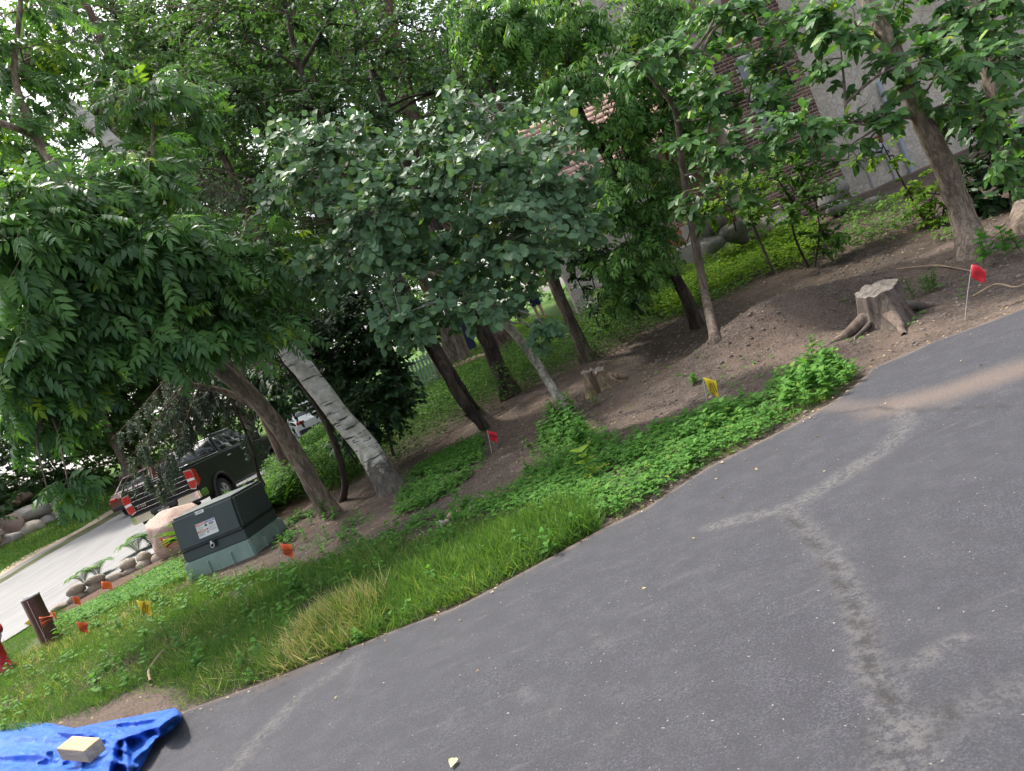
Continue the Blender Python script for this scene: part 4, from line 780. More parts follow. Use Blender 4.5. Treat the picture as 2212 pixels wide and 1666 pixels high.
C_BAND = [(735, 1050), (740, 1000), (800, 970), (865, 940), (905, 895), (960, 862), (1040, 818), (1120, 778), (1200, 748), (1280, 702), (1400, 640), (1470, 620), (1430, 695), (1290, 780), (1150, 850), (1010, 912), (870, 1010), (800, 1035)]
C_LEFT = [(565, 1095), (600, 1050), (690, 960), (760, 950), (790, 1030), (735, 1065), (640, 1085), (600, 1105)]
C_RIGHT = [(1830, 520), (1840, 460), (1950, 440), (2080, 490), (2070, 520), (1960, 540), (1850, 560)]
def coverleaves(polyD, dens, seed, s0, s1, h0, h1, rnd, keep=None):
    p, g = scatter(polyD, dens, seed, keep=keep); n = len(p); a = g.uniform(0, 6.28, n); p = p+np.stack([0*a, 0*a, g.uniform(h0, h1, n)*(.5+1.2*np.clip(fbm(p[:, 0]*1.5, p[:, 1]*1.5, 3, 61)+.35, 0, 1))], 1)
    return place(KITE, p, np.stack([np.cos(a), np.sin(a), g.normal(.25, .3, n)], 1), np.stack([g.normal(0, .35, n), g.normal(-.3, .35, n), np.ones(n)], 1), g.uniform(s0, s1, n), g.uniform(*rnd, n))
tag(np_obj('sunlit_ground_cover', [coverleaves(C_SUN, 1800, 341, .045, .08, .02, .4, (0, 1))], L_LIME_SUN), 'yellow green ground cover in sun below the house', 'ground cover', None, 'stuff')  # sunlight on this patch is put into the yellow green leaf colour
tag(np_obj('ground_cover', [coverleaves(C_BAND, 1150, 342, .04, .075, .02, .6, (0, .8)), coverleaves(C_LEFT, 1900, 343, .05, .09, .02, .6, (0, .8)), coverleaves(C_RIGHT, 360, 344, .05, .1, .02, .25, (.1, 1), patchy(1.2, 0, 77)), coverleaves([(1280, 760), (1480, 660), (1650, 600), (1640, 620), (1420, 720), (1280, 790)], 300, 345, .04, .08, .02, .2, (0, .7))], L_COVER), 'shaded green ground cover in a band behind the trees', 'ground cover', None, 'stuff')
# loose litter on soil and asphalt
g = np.random.default_rng(350); M_LIT = leafmat('dry_leaf', [(0, (.10, .065, .035)), (.5, (.3, .2, .1)), (1, (.55, .45, .28))], .1, .8, .2)
n = 2600; x = g.uniform(-5, 7, n); y = 5+8*g.random(n)**1.2; k = y > edge_y(x); x, y = x[k], y[k]; a = g.uniform(0, 6.28, len(x))
ch = [place(KITE, np.stack([x, y, terr(x, y)+.012], 1), np.stack([np.cos(a), np.sin(a), g.normal(0, .2, len(x))], 1), np.stack([g.normal(0, .4, len(x)), g.normal(0, .4, len(x)), np.ones(len(x))], 1), g.uniform(.015, .05, len(x)), g.random(len(x)))]
n = 260; x = g.uniform(-4.5, 5, n); y = edge_y(x)-np.abs(g.normal(0, .1, n))*g.choice([1, 1, 8], n); a = g.uniform(0, 6.28, n)
ch.append(place(KITE, np.stack([x, y, np.full(n, .026)], 1), np.stack([np.cos(a), np.sin(a), 0*a], 1), np.stack([g.normal(0, .3, n), g.normal(0, .3, n), np.ones(n)], 1), g.uniform(.012, .035, n), g.random(n)))
tag(np_obj('leaf_litter', ch, M_LIT), 'scattered dry leaf bits and twigs on soil and driveway edge', 'litter', None, 'stuff')
M_PEB = plain('pebble', (.34, .3, .26), .9, .5, 14)
def rock_mesh(seed, s, rough=.22, sub=3, flat=0.0, name='stone', mat=None):
    bm = bmesh.new(); bmesh.ops.create_icosphere(bm, subdivisions=sub, radius=.5); g = np.random.default_rng(seed); off = g.uniform(0, 50, 3)
    from mathutils import noise as mn
    pl = [(unit(g.normal(size=3)), g.uniform(.30, .42)) for _ in range(9)]
    for v in bm.verts:
        q = np.array(v.co)
        for nrm, d in pl:
            e = q@nrm-d
            if e > 0: q = q-nrm*e*.93
        q = q*(1+rough*.6*(mn.noise(Vector(q*2.2+off)))+rough*.35*mn.noise(Vector(q*6+off)))
        v.co = Vector(q*np.asarray(s)*1.15)
    me = bpy.data.meshes.new(name); bm.to_mesh(me); bm.free(); me.polygons.foreach_set('use_smooth', np.ones(len(me.polygons), bool))
    if mat: me.materials.append(mat)
    return me
clods = [rock_mesh(400+i, (1, .9, .6), .5, 1) for i in range(4)]
def chunk_of(me):
    V = np.array([v.co for v in me.vertices]); Fc = np.array([p.vertices[:] for p in me.polygons]); return V, Fc
def pebbles(n, seed, area, s0, s1):
    g = np.random.default_rng(seed); x = g.uniform(area[0], area[1], n); y = g.uniform(area[2], area[3], n); k = y > edge_y(x)+.05; x, y = x[k], y[k]; n = len(x); a = g.uniform(0, 6.28, n); out = []
    w = g.integers(0, 4, n); s = s0+(s1-s0)*g.random(n)**3
    for j in range(4):
        m = w == j; out.append(place(chunk_of(clods[j]), np.stack([x, y, terr(x, y)+.0], 1)[m], np.stack([np.cos(a), np.sin(a), g.normal(0, .2, n)], 1)[m], np.stack([g.normal(0, .3, n), g.normal(0, .3, n), np.ones(n)], 1)[m], s[m], g.random(n)[m]))
    return out
M_CLOD = plain('soil_clod', (.15, .12, .102), .95, .45, 20, bmp=.5)
tag(np_obj('soil_clods', pebbles(5500, 351, (-1.2, 7.5, 5, 12.5), .01, .07), M_CLOD), 'crumbly clods of dug brown soil', 'soil clods', None, 'stuff')
tag(np_obj('gravel_bits', pebbles(700, 352, (-3.5, 6.5, 4.8, 11), .008, .03), M_PEB), 'small pale pebbles strewn over the soil', 'gravel', None, 'stuff')

# ------------------------------------------------------------------ single plants
def plant(name, label, cat, pos, kind, seed, mat, **k):
    g = np.random.default_rng(seed); root = empty(name, tuple(pos), label, cat, k.get('group'))
    if kind == 'fern' or kind == 'strap':
        nf = k.get('n', 9); L = k.get('L', .5)
        for i in range(nf):
            a = i*6.283/nf+g.normal(0, .2); d = np.array([math.cos(a), math.sin(a), 0]); q = smooth_path(np.array([[0, 0, 0], d*L*.35+UP*L*.6, d*L*.75+UP*L*.75, d*L*1.05+UP*L*.55]), 20); ch = [tube(q, np.linspace(.005, .002, 20), 3)]
            if kind == 'fern':
                ps, ax = [], []; sz = []
                for j in range(2, 20):
                    tn = unit(q[j]-q[j-1]); s = unit(np.cross(tn, UP))
                    for sg in (-1, 1): ps.append(q[j]); ax.append(s*sg+tn*.35-UP*.1); sz.append(L*.3*math.sin(math.pi*min(.97, (j+1.2)/21))+.02)
                ch.append(place(leaf_tpl(.42, ((0, .6), (.35, 1.), (.7, .6)), .1, .1), np.array(ps), np.array(ax), np.tile(UP, (len(ps), 1))+.01, np.array(sz), g.random(len(ps))))
                np_obj('frond', ch, mat, root)
            else:
                np_obj('leaf', [place(leaf_tpl(k.get('w', .42), ((0, .15), (.25, .8), (.55, 1.0), (.82, .6)), .3, .5), np.zeros((1, 3)), (d*.7+UP*g.uniform(.5, 1.3))[None], (-d*.6+UP)[None], np.array([L*g.uniform(.8, 1.1)]), np.array([g.random()]))], mat, root)
    else:
        for s in range(k.get('stems', 1)):
            off = np.array([g.normal(0, k.get('spread', .03)), g.normal(0, k.get('spread', .03)), 0]); r = herb(off, k['h']*g.uniform(.75, 1.1), k['nl'], k['ls'], g, k.get('rnd', (.2, .9)), k.get('lean', .15)); np_obj('stem', [tube(r[0], .0035, 4)], mat, root)
            for i in range(len(r[1])): np_obj('leaf', [place(k.get('tpl', HEART), r[1][i:i+1], r[2][i:i+1], r[3][i:i+1], r[4][i:i+1], r[5][i:i+1])], mat, root)
    return root
def gp(X, Y): q = G(X, Y); return np.array([q[0], q[1], float(terr(q[0], q[1]))])
plant('weed_plant', 'yellow green weed with drooping heart leaves in the clover patch', 'weed', gp(1295, 1045), 'herb', 501, L_LIME_SUN, h=.34, nl=10, ls=.14, rnd=(.5, 1))
plant('weed_plant', 'tall bright weed with pointed leaves by the driveway bend', 'weed', gp(1775, 855), 'herb', 502, L_WEED, h=.3, nl=12, ls=.15, tpl=OVATE)
plant('sprout_plant', 'leafy green sprout growing beside the big stump', 'plant', gp(2005, 640), 'herb', 503, L_COVER, h=.24, nl=14, ls=.08, stems=6, spread=.05, tpl=OVATE)
plant('sprout_plant', 'small yellow green sprout at the foot of the hollow stump', 'plant', gp(1288, 878), 'herb', 504, L_LIME_SUN, h=.2, nl=8, ls=.07, stems=2, tpl=OVATE)
plant('sprout_plant', 'broad leaved seedling cluster at the foot of the elm', 'plant', gp(2155, 572), 'herb', 505, L_WEED, h=.34, nl=12, ls=.13, stems=5, spread=.14)
plant('sprout_plant', 'green shoot growing against the base of the ash trunk', 'plant', gp(705, 1122), 'herb', 506, L_COVER, h=.35, nl=12, ls=.08, stems=3, spread=.05)
plant('sprout_plant', 'light green seedling in front of the brown post', 'plant', gp(125, 1392), 'herb', 507, L_WEED, h=.24, nl=8, ls=.13, stems=2, tpl=OVATE)
plant('weed_plant', 'leafy weed beneath the pale aspen trunk', 'weed', gp(1232, 915), 'herb', 508, L_WEED, h=.34, nl=14, ls=.1, stems=3, spread=.06)
plant('weed_plant', 'pale green weed standing in the grass below the caution flag', 'weed', gp(655, 1295), 'herb', 509, L_WEED, h=.24, nl=10, ls=.11, stems=2, spread=.05)
plant('weed_plant', 'seedling on bare soil left of the yellow flag', 'weed', gp(1500, 835), 'herb', 510, L_WEED, h=.12, nl=8, ls=.08, stems=2)
for i, (X, Y, d, L, n, lab) in enumerate([(330, 1180, None, .55, 11, 'fern beside the pink boulder at the road edge'), (300, 1195, None, .45, 9, 'fern drooping over the road left of the pink boulder'), (215, 1248, None, .42, 9, 'small fern behind the stone edging above the orange flag'), (185, 1262, None, .36, 8, 'pale small fern at the left end of the planting bed')]):
    plant('fern_plant', lab, 'fern', gp(X, Y), 'fern', 520+i, L_WEED if i != 3 else L_LIME_SUN, n=n, L=L)
plant('hosta_plant', 'dark green hosta with folded leaves between fern and pink boulder', 'hosta', gp(352, 1172), 'strap', 530, L_COVER, n=12, L=.36, w=.55)
g = np.random.default_rng(540)
HB = [(430, 1088), (445, 1078), (462, 1070), (478, 1062), (495, 1052), (512, 1043), (528, 1035), (546, 1026), (562, 1016), (580, 1008), (470, 1085), (505, 1066), (540, 1048), (420, 1098)]
for i, (X, Y) in enumerate(HB):
    d = 13.4+g.uniform(-.3, 1.2); q = P(X, Y, d); z = float(terr(q[0], q[1]))
    plant('hosta_plant', 'lush strap leaved plant in the bed behind the transformer box', 'hosta', (q[0], q[1], z), 'strap', 541+i, L_WEED if i % 3 else L_COVER, n=30, L=float(np.clip((q[2]-z)*1.35, .6, 1.25)), w=.085, group='strap leaved plants behind the box')
plant('weed_plant', 'pale yellow leaf rosette below the road edge bed', 'weed', gp(392, 1110), 'strap', 560, L_WEED, n=8, L=.42, w=.6)
M_FLOW = plain('hydrangea_white', (.72, .72, .6), .8, .15, 30, bmp=.6, bscale=40)
g = np.random.default_rng(570)
for i in range(12):
    q = P(1560+g.uniform(-70, 80), 400+g.uniform(-50, 60), 13.5); me = rock_mesh(580+i % 3, (.15, .15, .12), .5, 2, name='flower_head', mat=M_FLOW)
    o = bpy.data.objects.new('flower_head', me); link(o, [r for r in bpy.data.objects if r.name.startswith('shrub') and 'hydrangea' in r.get('label', '')][0]); o.matrix_world = Matrix.Translation(Vector(q)); o.matrix_parent_inverse = Matrix.Identity(4); o.location = Vector(q)-o.parent.location
# ------------------------------------------------------------------ small things
M_ORANGE = plain('flag_orange', (.85, .13, .035), .45, .08, 20); M_RED = plain('flag_red', (.72, .02, .04), .4, .1, 20); M_YEL = plain('flag_yellow', (.85, .6, .02), .45, .08, 20)
M_WIRE = plain('flag_wire', (.45, .43, .4), .5, .1, 20, metal=.6); M_BLACK = plain('print_black', (.02, .02, .02), .7, .1); M_PRINT = plain('faint_print', (.35, .02, .03), .7, .1)
def flag(label, X, Y, d, col, shape='quad', base=None, tilt=0, text='CAUTION', yaw=0, s=1.0, stripes=0, wire=None, mat_t=None, trot=0, size=(.125, .10)):
    """marker flag: X,Y,d is the top of its wire; base = the seen foot of the wire"""
    top = P(X, Y, d); ft = gp(*base) if base else np.array([top[0], top[1], float(terr(top[0], top[1]))])
    root = empty('marker_flag', tuple(ft), label, 'marker flag', 'utility marker flags')
    t = top-ft; np_obj('wire', [tube(smooth_path(np.array([[0, 0, -.05], t*.5+np.array([.01, .005, 0]), t]), 8), .0028, 5)], M_WIRE, root)
    w, h = size[0]*s, size[1]*s; nu, nv = 9, 6; U, Vv = np.meshgrid(np.linspace(0, 1, nu), np.linspace(0, 1, nv))
    if shape == 'quad': X2 = U*w; Y2 = -Vv*h; sag = .25*U*U*h
    elif shape == 'tri': X2 = U*w*(1-.0*Vv); Y2 = -(Vv*(1-U*.85)+U*.42)*h*1.2; sag = 0*U
    else: X2 = U*w*.62*(1-.35*Vv); Y2 = -(Vv*1.0+U*.55)*h*1.05; sag = 0*U      # drooping, folded down
    if shape == 'quad': Y2 = Y2-sag
    Z2 = .012*np.sin(U*5+Vv*2)*s+.010*np.sin(Vv*6)*U
    a = math.radians(yaw); c, s_ = math.cos(a), math.sin(a)
    rt = np.array([c, s_, 0]); k = math.radians(tilt); upv = np.array([0, 0, 1.]); r2 = rt*math.cos(k)+upv*math.sin(k); u2 = -rt*math.sin(k)+upv*math.cos(k); nn = np.cross(r2, u2)
    Vw = t+X2[..., None]*r2+Y2[..., None]*u2+Z2[..., None]*nn; ii = np.arange(nu*nv).reshape(nv, nu); Fq = np.stack([ii[:-1, :-1], ii[:-1, 1:], ii[1:, 1:], ii[1:, :-1]], -1).reshape(-1, 4)
    fl = np_obj('flag', [(Vw.reshape(-1, 3), Fq)], col, root, smooth=True)
    md = fl.modifiers.new('thickness', 'SOLIDIFY'); md.thickness = .0012
    def at(u, v):
        i, j = min(nv-1, int(v*(nv-1)+.5)), min(nu-1, int(u*(nu-1)+.5)); return Vw[i, j]
    if text:
        c0 = at(.5, .5)-nn*-.016 if False else at(.5, .5)
        side = nn if np.dot(nn, -P(X, Y, d)+np.array([0, 0, EYE])) > 0 else -nn
        kr = math.radians(trot); r3 = r2*math.cos(kr)+u2*math.sin(kr); u3 = -r2*math.sin(kr)+u2*math.cos(kr)
        if np.dot(np.cross(r3, u3), side) < 0: r3 = -r3
        text_obj('print', text, .024*s, mat_t or M_BLACK, fl, basis(c0+side*.02*s+u3*.012*s, r3, u3), bold=.0006)
        bm = bmesh.new()
        for q in range(2): bbox(bm, (0, -.014*s-.013*s*q, 0), (.07*s, .004*s, .0006))
        o = bm_obj('print_line', bm, mat_t or M_BLACK, fl); o.matrix_local = basis(c0+side*.02*s+u3*.012*s, r3, u3)
    for q in range(stripes):
        v = (q+.7)/(stripes+.6); pts = np.array([at(u, v)-nn*.0 for u in (0.05, .3, .6, .95)]); side = nn if np.dot(nn, -P(X, Y, d)+np.array([0, 0, EYE])) > 0 else -nn
        V2 = np.concatenate([pts+side*.004, pts+side*.004-u2*.012*s]); np_obj('print_band', [(V2, np.array([(0, 1, 5, 4), (1, 2, 6, 5), (2, 3, 7, 6)]))], M_BLACK, fl)
    return root
dR = G(2080, 697)[1]
flag('red marker flag on a tall wire at the driveway edge beside the big stump', 2099, 572, dR, M_RED, 'quad', (2080, 697), tilt=-30, yaw=5, s=1.22, text='BURIED', mat_t=M_PRINT)
flag('red marker flag drooping by the foot of the forked tree', 1052, 930, G(1055, 975)[1], M_RED, 'drop', (1062, 985), yaw=0, s=1.35, text=None, stripes=1)
flag('yellow marker flag standing on bare soil above the clover', 1518, 815, G(1525, 885)[1], M_YEL, 'drop', (1528, 890), yaw=10, s=1.6, trot=90)
flag('orange caution flag on a thin wire right of the transformer box', 603, 1172, G(597, 1272)[1], M_ORANGE, 'drop', (597, 1272), yaw=5, s=1.35, trot=-25)
flag('yellow marker flag alone in the middle of the lawn', 294, 1296, G(330, 1385)[1]-.3, M_YEL, 'drop', (335, 1385), yaw=15, s=1.35, trot=60)
flag('square orange flag against the stone edging', 219, 1256, G(233, 1310)[1], M_ORANGE, 'quad', (233, 1310), tilt=-18, yaw=-5, s=1.25, text=None)
flag('orange flag low before the left end of the stone edging', 154, 1288, G(166, 1335)[1], M_ORANGE, 'drop', (168, 1335), yaw=20, s=1.25, text=None)
flag('orange flag peeking out right behind the brown post', 107, 1318, G(118, 1350)[1], M_ORANGE, 'drop', (122, 1352), yaw=-30, s=1.3, text=None)
flag('orange flag in the grass right of the brown post', 164, 1343, G(160, 1395)[1], M_ORANGE, 'drop', (158, 1398), yaw=20, s=1.3)
flag('orange flag with dark bands in front of the brown post', 84, 1333, 9.9, M_ORANGE, 'tri', (100, 1400), yaw=10, s=1.2, text=None, stripes=3)
flag('yellow marker flag left of the brown post', 69, 1331, 10.7, M_YEL, 'tri', (85, 1385), yaw=170, s=1.2)
flag('orange and black flag at the foot of the red hydrant', 16, 1430, 9.5, M_ORANGE, 'drop', (30, 1455), yaw=10, s=1.3, text=None, stripes=2)
flag('orange flag with dark bands below the pink boulder', 352, 1165, 13.6, M_ORANGE, 'tri', (362, 1205), yaw=10, s=1.5, text=None, stripes=3)
flag('narrow orange flag left of its banded twin below the pink boulder', 343, 1162, 13.7, M_ORANGE, 'drop', (350, 1205), yaw=70, s=1.5, text=None)
# brown steel post
def post():
    b0 = gp(112, 1388); root = empty('steel_post', tuple(b0), 'short brown painted steel post with pale rim by the road', 'post'); M_B = plain('brown_paint', (.085, .035, .03), .45, .35, 7, bmp=.15); M_RIM = plain('galvanised_rim', (.55, .54, .52), .4, .15, metal=.5)
    h, r = .70, .125; prof = [(r, -.2), (r, h-.006), (r, h), (r-.008, h), (r-.008, h-.12), (0, h-.12)]
    V, Fq = lathe(prof, 6); a = .35; V = V@np.array([[math.cos(a), math.sin(a), 0], [-math.sin(a), math.cos(a), 0], [0, 0, 1]]); np_obj('shaft', [(V, Fq)], M_B, root)
    V, Fq = lathe([(r+.003, h-.02), (r+.003, h+.004), (r-.010, h+.004), (r-.010, h-.02)], 6); V = V@np.array([[math.cos(a), math.sin(a), 0], [-math.sin(a), math.cos(a), 0], [0, 0, 1]]); np_obj('rim', [(V, Fq)], M_RIM, root)
    box_obj('seam', (.02, -.113, .33), (.007, .006, .66), M_RIM, root, rot=Matrix.Rotation(.08, 3, 'Z'))
post()
def hydrant():
    b0 = gp(8, 1455); root = empty('fire_hydrant', tuple(b0), 'red fire hydrant cut by the left edge of the picture', 'fire hydrant'); M_H = plain('hydrant_red', (.42, .01, .015), .35, .2, 6, coat=.3); M_C = plain('hydrant_chain', (.3, .3, .3), .4, .1, metal=.8)
    V, Fq = lathe([(.17, -.1), (.17, .02), (.125, .03), (.12, .42), (.155, .43), (.155, .47), (.12, .48), (.12, .62), (.14, .63), (.14, .66), (.12, .70), (.07, .76), (.03, .78), (.03, .83), (0, .83)], 20); np_obj('barrel', [(V, Fq)], M_H, root, smooth=False)
    for ang, l, r in ((0, .20, .055), (math.pi, .20, .055), (-1.7, .22, .075)):
        V, Fq = lathe([(r, .08), (r, l-.05), (r+.018, l-.05), (r+.018, l), (r*.4, l+.005), (r*.4, l+.035), (0, l+.035)], 12, 'x'); V = V[:, [0, 1, 2]]; c, s = math.cos(ang), math.sin(ang); V = V@np.array([[c, s, 0], [-s, c, 0], [0, 0, 1]])+np.array([0, 0, .55]); np_obj('outlet_cap', [(V, Fq)], M_H, root)
    np_obj('chain', [tube(smooth_path(np.array([[.21, 0, .5], [.17, -.04, .4], [.13, -.05, .5]]), 8), .008, 5)], M_C, root)
hydrant()
# blue tarp
def tarp():
    A = np.array([(-260, 1600), (-120, 1578), (0, 1567), (60, 1560), (110, 1562), (160, 1573), (225, 1559), (300, 1545), (345, 1536), (378, 1529), (393, 1543)], float)
    B = np.array([(-420, 1900), (-250, 1900), (-100, 1900), (0, 1880), (90, 1840), (180, 1790), (270, 1712), (312, 1645), (335, 1600), (368, 1578), (392, 1556)], float)
    g_t = np.random.default_rng(91); nu, nv = 190, 100; s = np.linspace(0, 1, nu); ks = np.linspace(0, 1, len(A)); a = np.stack([np.interp(s, ks, A[:, i]) for i in (0, 1)], 1); b = np.stack([np.interp(s, ks, B[:, i]) for i in (0, 1)], 1)
    t = np.linspace(0, 1, nv); pix = a[None]*(1-t[:, None, None])+b[None]*t[:, None, None]; Sg, Tg = np.meshgrid(s, t)
    px, py = pix[..., 0], pix[..., 1]
    ridge = lambda d, w: np.exp(-(d/w)**2)
    h = .10*np.sin(np.pi*np.clip(Tg, 0, 1))**.6*np.clip(1.15-Sg, 0.3, 1)+.02
    h = h+.022*np.sin((py-.12*px)*.16+2*fbm(px*.02, py*.03, 2, 5))*np.clip((330-px)/250, 0, 1)*np.sin(np.pi*Tg)
    # folds gathered at the right
    def fold(p, q, w, am):
        (x1, y1), (x2, y2) = p, q; L = math.hypot(x2-x1, y2-y1); u = ((px-x1)*(x2-x1)+(py-y1)*(y2-y1))/L/L; d = ((px-x1)*(y2-y1)-(py-y1)*(x2-x1))/L; wobb = 5*fbm(u*4, u*0+w, 3, 8)
        return am*ridge(d+wobb, w)*np.clip(np.minimum((u+.15)/.2, (1.15-u)/.2), 0, 1)
    for p, q, w, am in [((150, 1578), (300, 1590), 9, .06), ((170, 1568), (385, 1545), 10, .06), ((250, 1605), (225, 1700), 9, .09), ((250, 1600), (360, 1560), 7, .05), ((290, 1640), (345, 1590), 8, .05), ((60, 1562), (190, 1590), 8, .05), ((340, 1575), (385, 1540), 9, .07), ((230, 1640), (300, 1660), 7, .05), ((-50, 1600), (120, 1585), 12, .03), ((-100, 1640), (110, 1625), 10, .03), ((-50, 1680), (200, 1670), 10, .03), ((270, 1600), (280, 1680), 6, .06), ((190, 1590), (240, 1600), 6, .05)]: h = h+fold(p, q, w, am)
    for (x1, y1, x2, y2) in g_t.uniform([-60, 1560, -60, 1560], [330, 1700, 330, 1700], (26, 4)): h = h+fold((x1, y1), (x1+(x2-x1)*.35, y1+(y2-y1)*.35), g_t.uniform(2, 4.5), g_t.uniform(.008, .022))
    h = h+.012*(fbm(px*.06, py*.09, 4, 15))+.006*np.abs(fbm(px*.2, py*.25, 3, 19)); h = np.maximum(h*np.clip(np.minimum(Tg*14+.15, (1-Tg)*14+.1), 0, 1), .022)
    r = ray(px, py); k = (h-EYE)/r[..., 2]; W = np.array([0, 0, EYE])+r*k[..., None]
    ii = np.arange(nu*nv).reshape(nv, nu); Fq = np.stack([ii[:-1, :-1], ii[1:, :-1], ii[1:, 1:], ii[:-1, 1:]], -1).reshape(-1, 4)
    m, nt, bs = newmat('blue_tarp'); v = coords(nt); n1 = noise(nt, v, 5, 5); nt.links.new(ramp(nt, n1, [(.3, (.012, .11, .6)), (.7, (.03, .19, .75))]), bs.inputs['Base Color']); bs.inputs['Roughness'].default_value = .33
    cre = noise(nt, coords(nt, (1, 1, 1)), 14, 6, .7, 1.2); wv = N(nt, 'ShaderNodeTexVoronoi', feature='DISTANCE_TO_EDGE'); wv.inputs['Scale'].default_value = 9; nt.links.new(coords(nt, (1, 1, 1)), wv.inputs['Vector']); bump(nt, bs, math_n(nt, 'ADD', cre, math_n(nt, 'MINIMUM', wv.outputs['Distance'], .12)), .9, .05)
    o = np_obj('tarp', [(W.reshape(-1, 3), Fq)], m, smooth=True); tag(o, 'crumpled bright blue plastic tarp at the driveway edge', 'tarp')
    md = o.modifiers.new('thickness', 'SOLIDIFY'); md.thickness = .003
    return o
tarp()
def wood_block():
    m, nt, b = newmat('block_pine'); v = coords(nt, (1, 9, 9)); f = noise(nt, v, 3.2, 4, .6, .6); c = ramp(nt, f, [(.3, (.3, .19, .09)), (.55, (.47, .33, .17)), (.75, (.55, .41, .23))])
    c = mixc(nt, ramp(nt, noise(nt, coords(nt, (2, 6, 10)), 3.5, 5, .7, 1.5), [(.55, (0, 0, 0)), (.68, (.7, .7, .7))]), c, (.13, .085, .06)); nt.links.new(c, b.inputs['Base Color']); b.inputs['Roughness'].default_value = .75; bump(nt, b, f, .3, .005)
    p = hit(180, 1628, lambda x, y: 0*x+.14); root = box_obj('wood_block', (0, 0, 0), (.31, .115, .09), m, None, .004); root.location = (p[0], p[1], .168); root.rotation_euler = (math.radians(4), math.radians(7), math.radians(-30)); tag(root, 'short sawn block of pale wood weighing down the blue tarp', 'wood block')
wood_block()
# stumps
def mat_stump(name, a, b_, c_):
    m, nt, b = newmat(name); f = noise(nt, coords(nt, (1, 1, .25)), 13, 6, .7, .8); g2 = noise(nt, coords(nt), 6, 5, .65)
    c = ramp(nt, f, [(.3, a), (.5, b_), (.72, c_)]); c = mixc(nt, ramp(nt, g2, [(.5, (0, 0, 0)), (.65, (.6, .6, .6))]), c, tuple(x*.4 for x in b_)); nt.links.new(c, b.inputs['Base Color']); b.inputs['Roughness'].default_value = .9; bump(nt, b, f, 1.0, .04); return m
def stump(name, label, base, prof, cut_tilt, bark, cutm, seed, lobes, hollow=False, jag=.02):
    g = np.random.default_rng(seed); root = empty(name, tuple(base), label, 'tree stump'); n = 96; a = np.linspace(0, 2*np.pi, n, endpoint=False); V = []; rows = len(prof)
    for i, (r, z) in enumerate(prof):
        w = (1-i/(rows-1))**1.5; rr = r*(1+.09*(vnoise(a*9.5/6.283*3, np.full(n, z*2.5), seed+4)-.5)*np.sign(np.ones(n))+.06*np.sin(3*a+1)+.04*np.sin(7*a+2)+.05*(vnoise(np.cos(a)*3+9, np.sin(a)*3+z*4, seed)-.5)*2)
        for an, amp, wd in lobes: dlt = (a-an+np.pi) % (2*np.pi)-np.pi; rr = rr+amp*w*np.exp(-(dlt/wd)**2)
        zz = np.full(n, z)+(i/(rows-1))*(cut_tilt[0]*np.cos(a)*r+cut_tilt[1]*np.sin(a)*r)
        if i == rows-1: zz = zz+jag*2.2*(vnoise(np.cos(a)*4+3, np.sin(a)*4+7, seed)-.5)
        if hollow: dlt = (a-4.35+np.pi) % (2*np.pi)-np.pi; rr = rr-.55*r*np.exp(-(dlt/.26)**2)*(1 if i < rows else 1)
        V.append(np.stack([rr*np.cos(a), rr*np.sin(a), zz], 1))
    V = np.concatenate(V); I = np.arange(rows-1)[:, None]*n; J = np.arange(n)[None]; K = (J+1) % n; Fq = np.stack([I+J, I+K, I+n+K, I+n+J], -1).reshape(-1, 4); np_obj('trunk', [(V, Fq)], bark, root, smooth=True)
    top = V[-n:]; c = top.mean(0)-np.array([0, 0, .012]); mid = c+(top-c)*.5-np.array([0, 0, .004])+np.stack([0*a, 0*a, g.normal(0, .006, n)], 1); VV = np.vstack([top*1.0, mid, c]); F1 = np.array([(i, (i+1) % n, n+(i+1) % n, n+i) for i in range(n)]); F2 = np.array([(n+i, n+(i+1) % n, 2*n) for i in range(n)]); np_obj('cut_face', [(VV, F1), (VV, F2)], cutm, root)
    return root
M_ST = mat_stump('stump_bark', (.04, .031, .026), (.115, .09, .074), (.22, .18, .15)); M_CUT = mat_stump('weathered_cut', (.12, .1, .083), (.22, .19, .16), (.36, .33, .29)); M_ROT = mat_stump('rotten_wood', (.05, .034, .024), (.2, .14, .09), (.5, .38, .25)); M_ROOT = mat_stump('root_bark', (.07, .05, .04), (.16, .118, .092), (.28, .215, .17))
sb = gp(1925, 700)
st_ = stump('tree_stump', 'large weathered tree stump with flat cut top and spreading roots', sb, [(.28, -.15), (.26, 0), (.245, .05), (.233, .1), (.225, .15), (.22, .2), (.217, .25), (.213, .3), (.21, .345), (.205, .385)], (.10, .16), M_ST, M_CUT, 61, [(-1.85, .2, .35), (2.9, .14, .3), (.6, .1, .4)])
for an, L_, r0, zz_ in [(-1.95, .78, .085, .15), (2.95, .8, .075, .17), (3.35, .6, .04, .1), (-.35, .55, .07, .12), (1.2, .5, .06, .1)]:
    dv = np.array([math.cos(an), math.sin(an), 0]); q = [dv*.06+UP*zz_, dv*.2+UP*zz_*.85, dv*L_*.55+UP*.045+np.array([.03, .02, 0]), dv*L_+UP*-.03]
    np_obj('root', [tube(smooth_path(np.array(q), 14), np.linspace(r0, r0*.3, 14), 10, .25, seed=int(an*10)+40)], M_ROOT if L_ > .7 else M_ST, st_, smooth=True)
sb2 = gp(1300, 848)
st2 = stump('tree_stump', 'small hollow rotting stump split down its front', sb2, [(.27, -.12), (.24, 0), (.22, .05), (.2, .1), (.185, .16), (.175, .22), (.17, .27), (.165, .31)], (-.14, .10), M_ROT, M_CUT, 62, [(-.4, .16, .3), (3.6, .06, .4)], hollow=True, jag=.03)
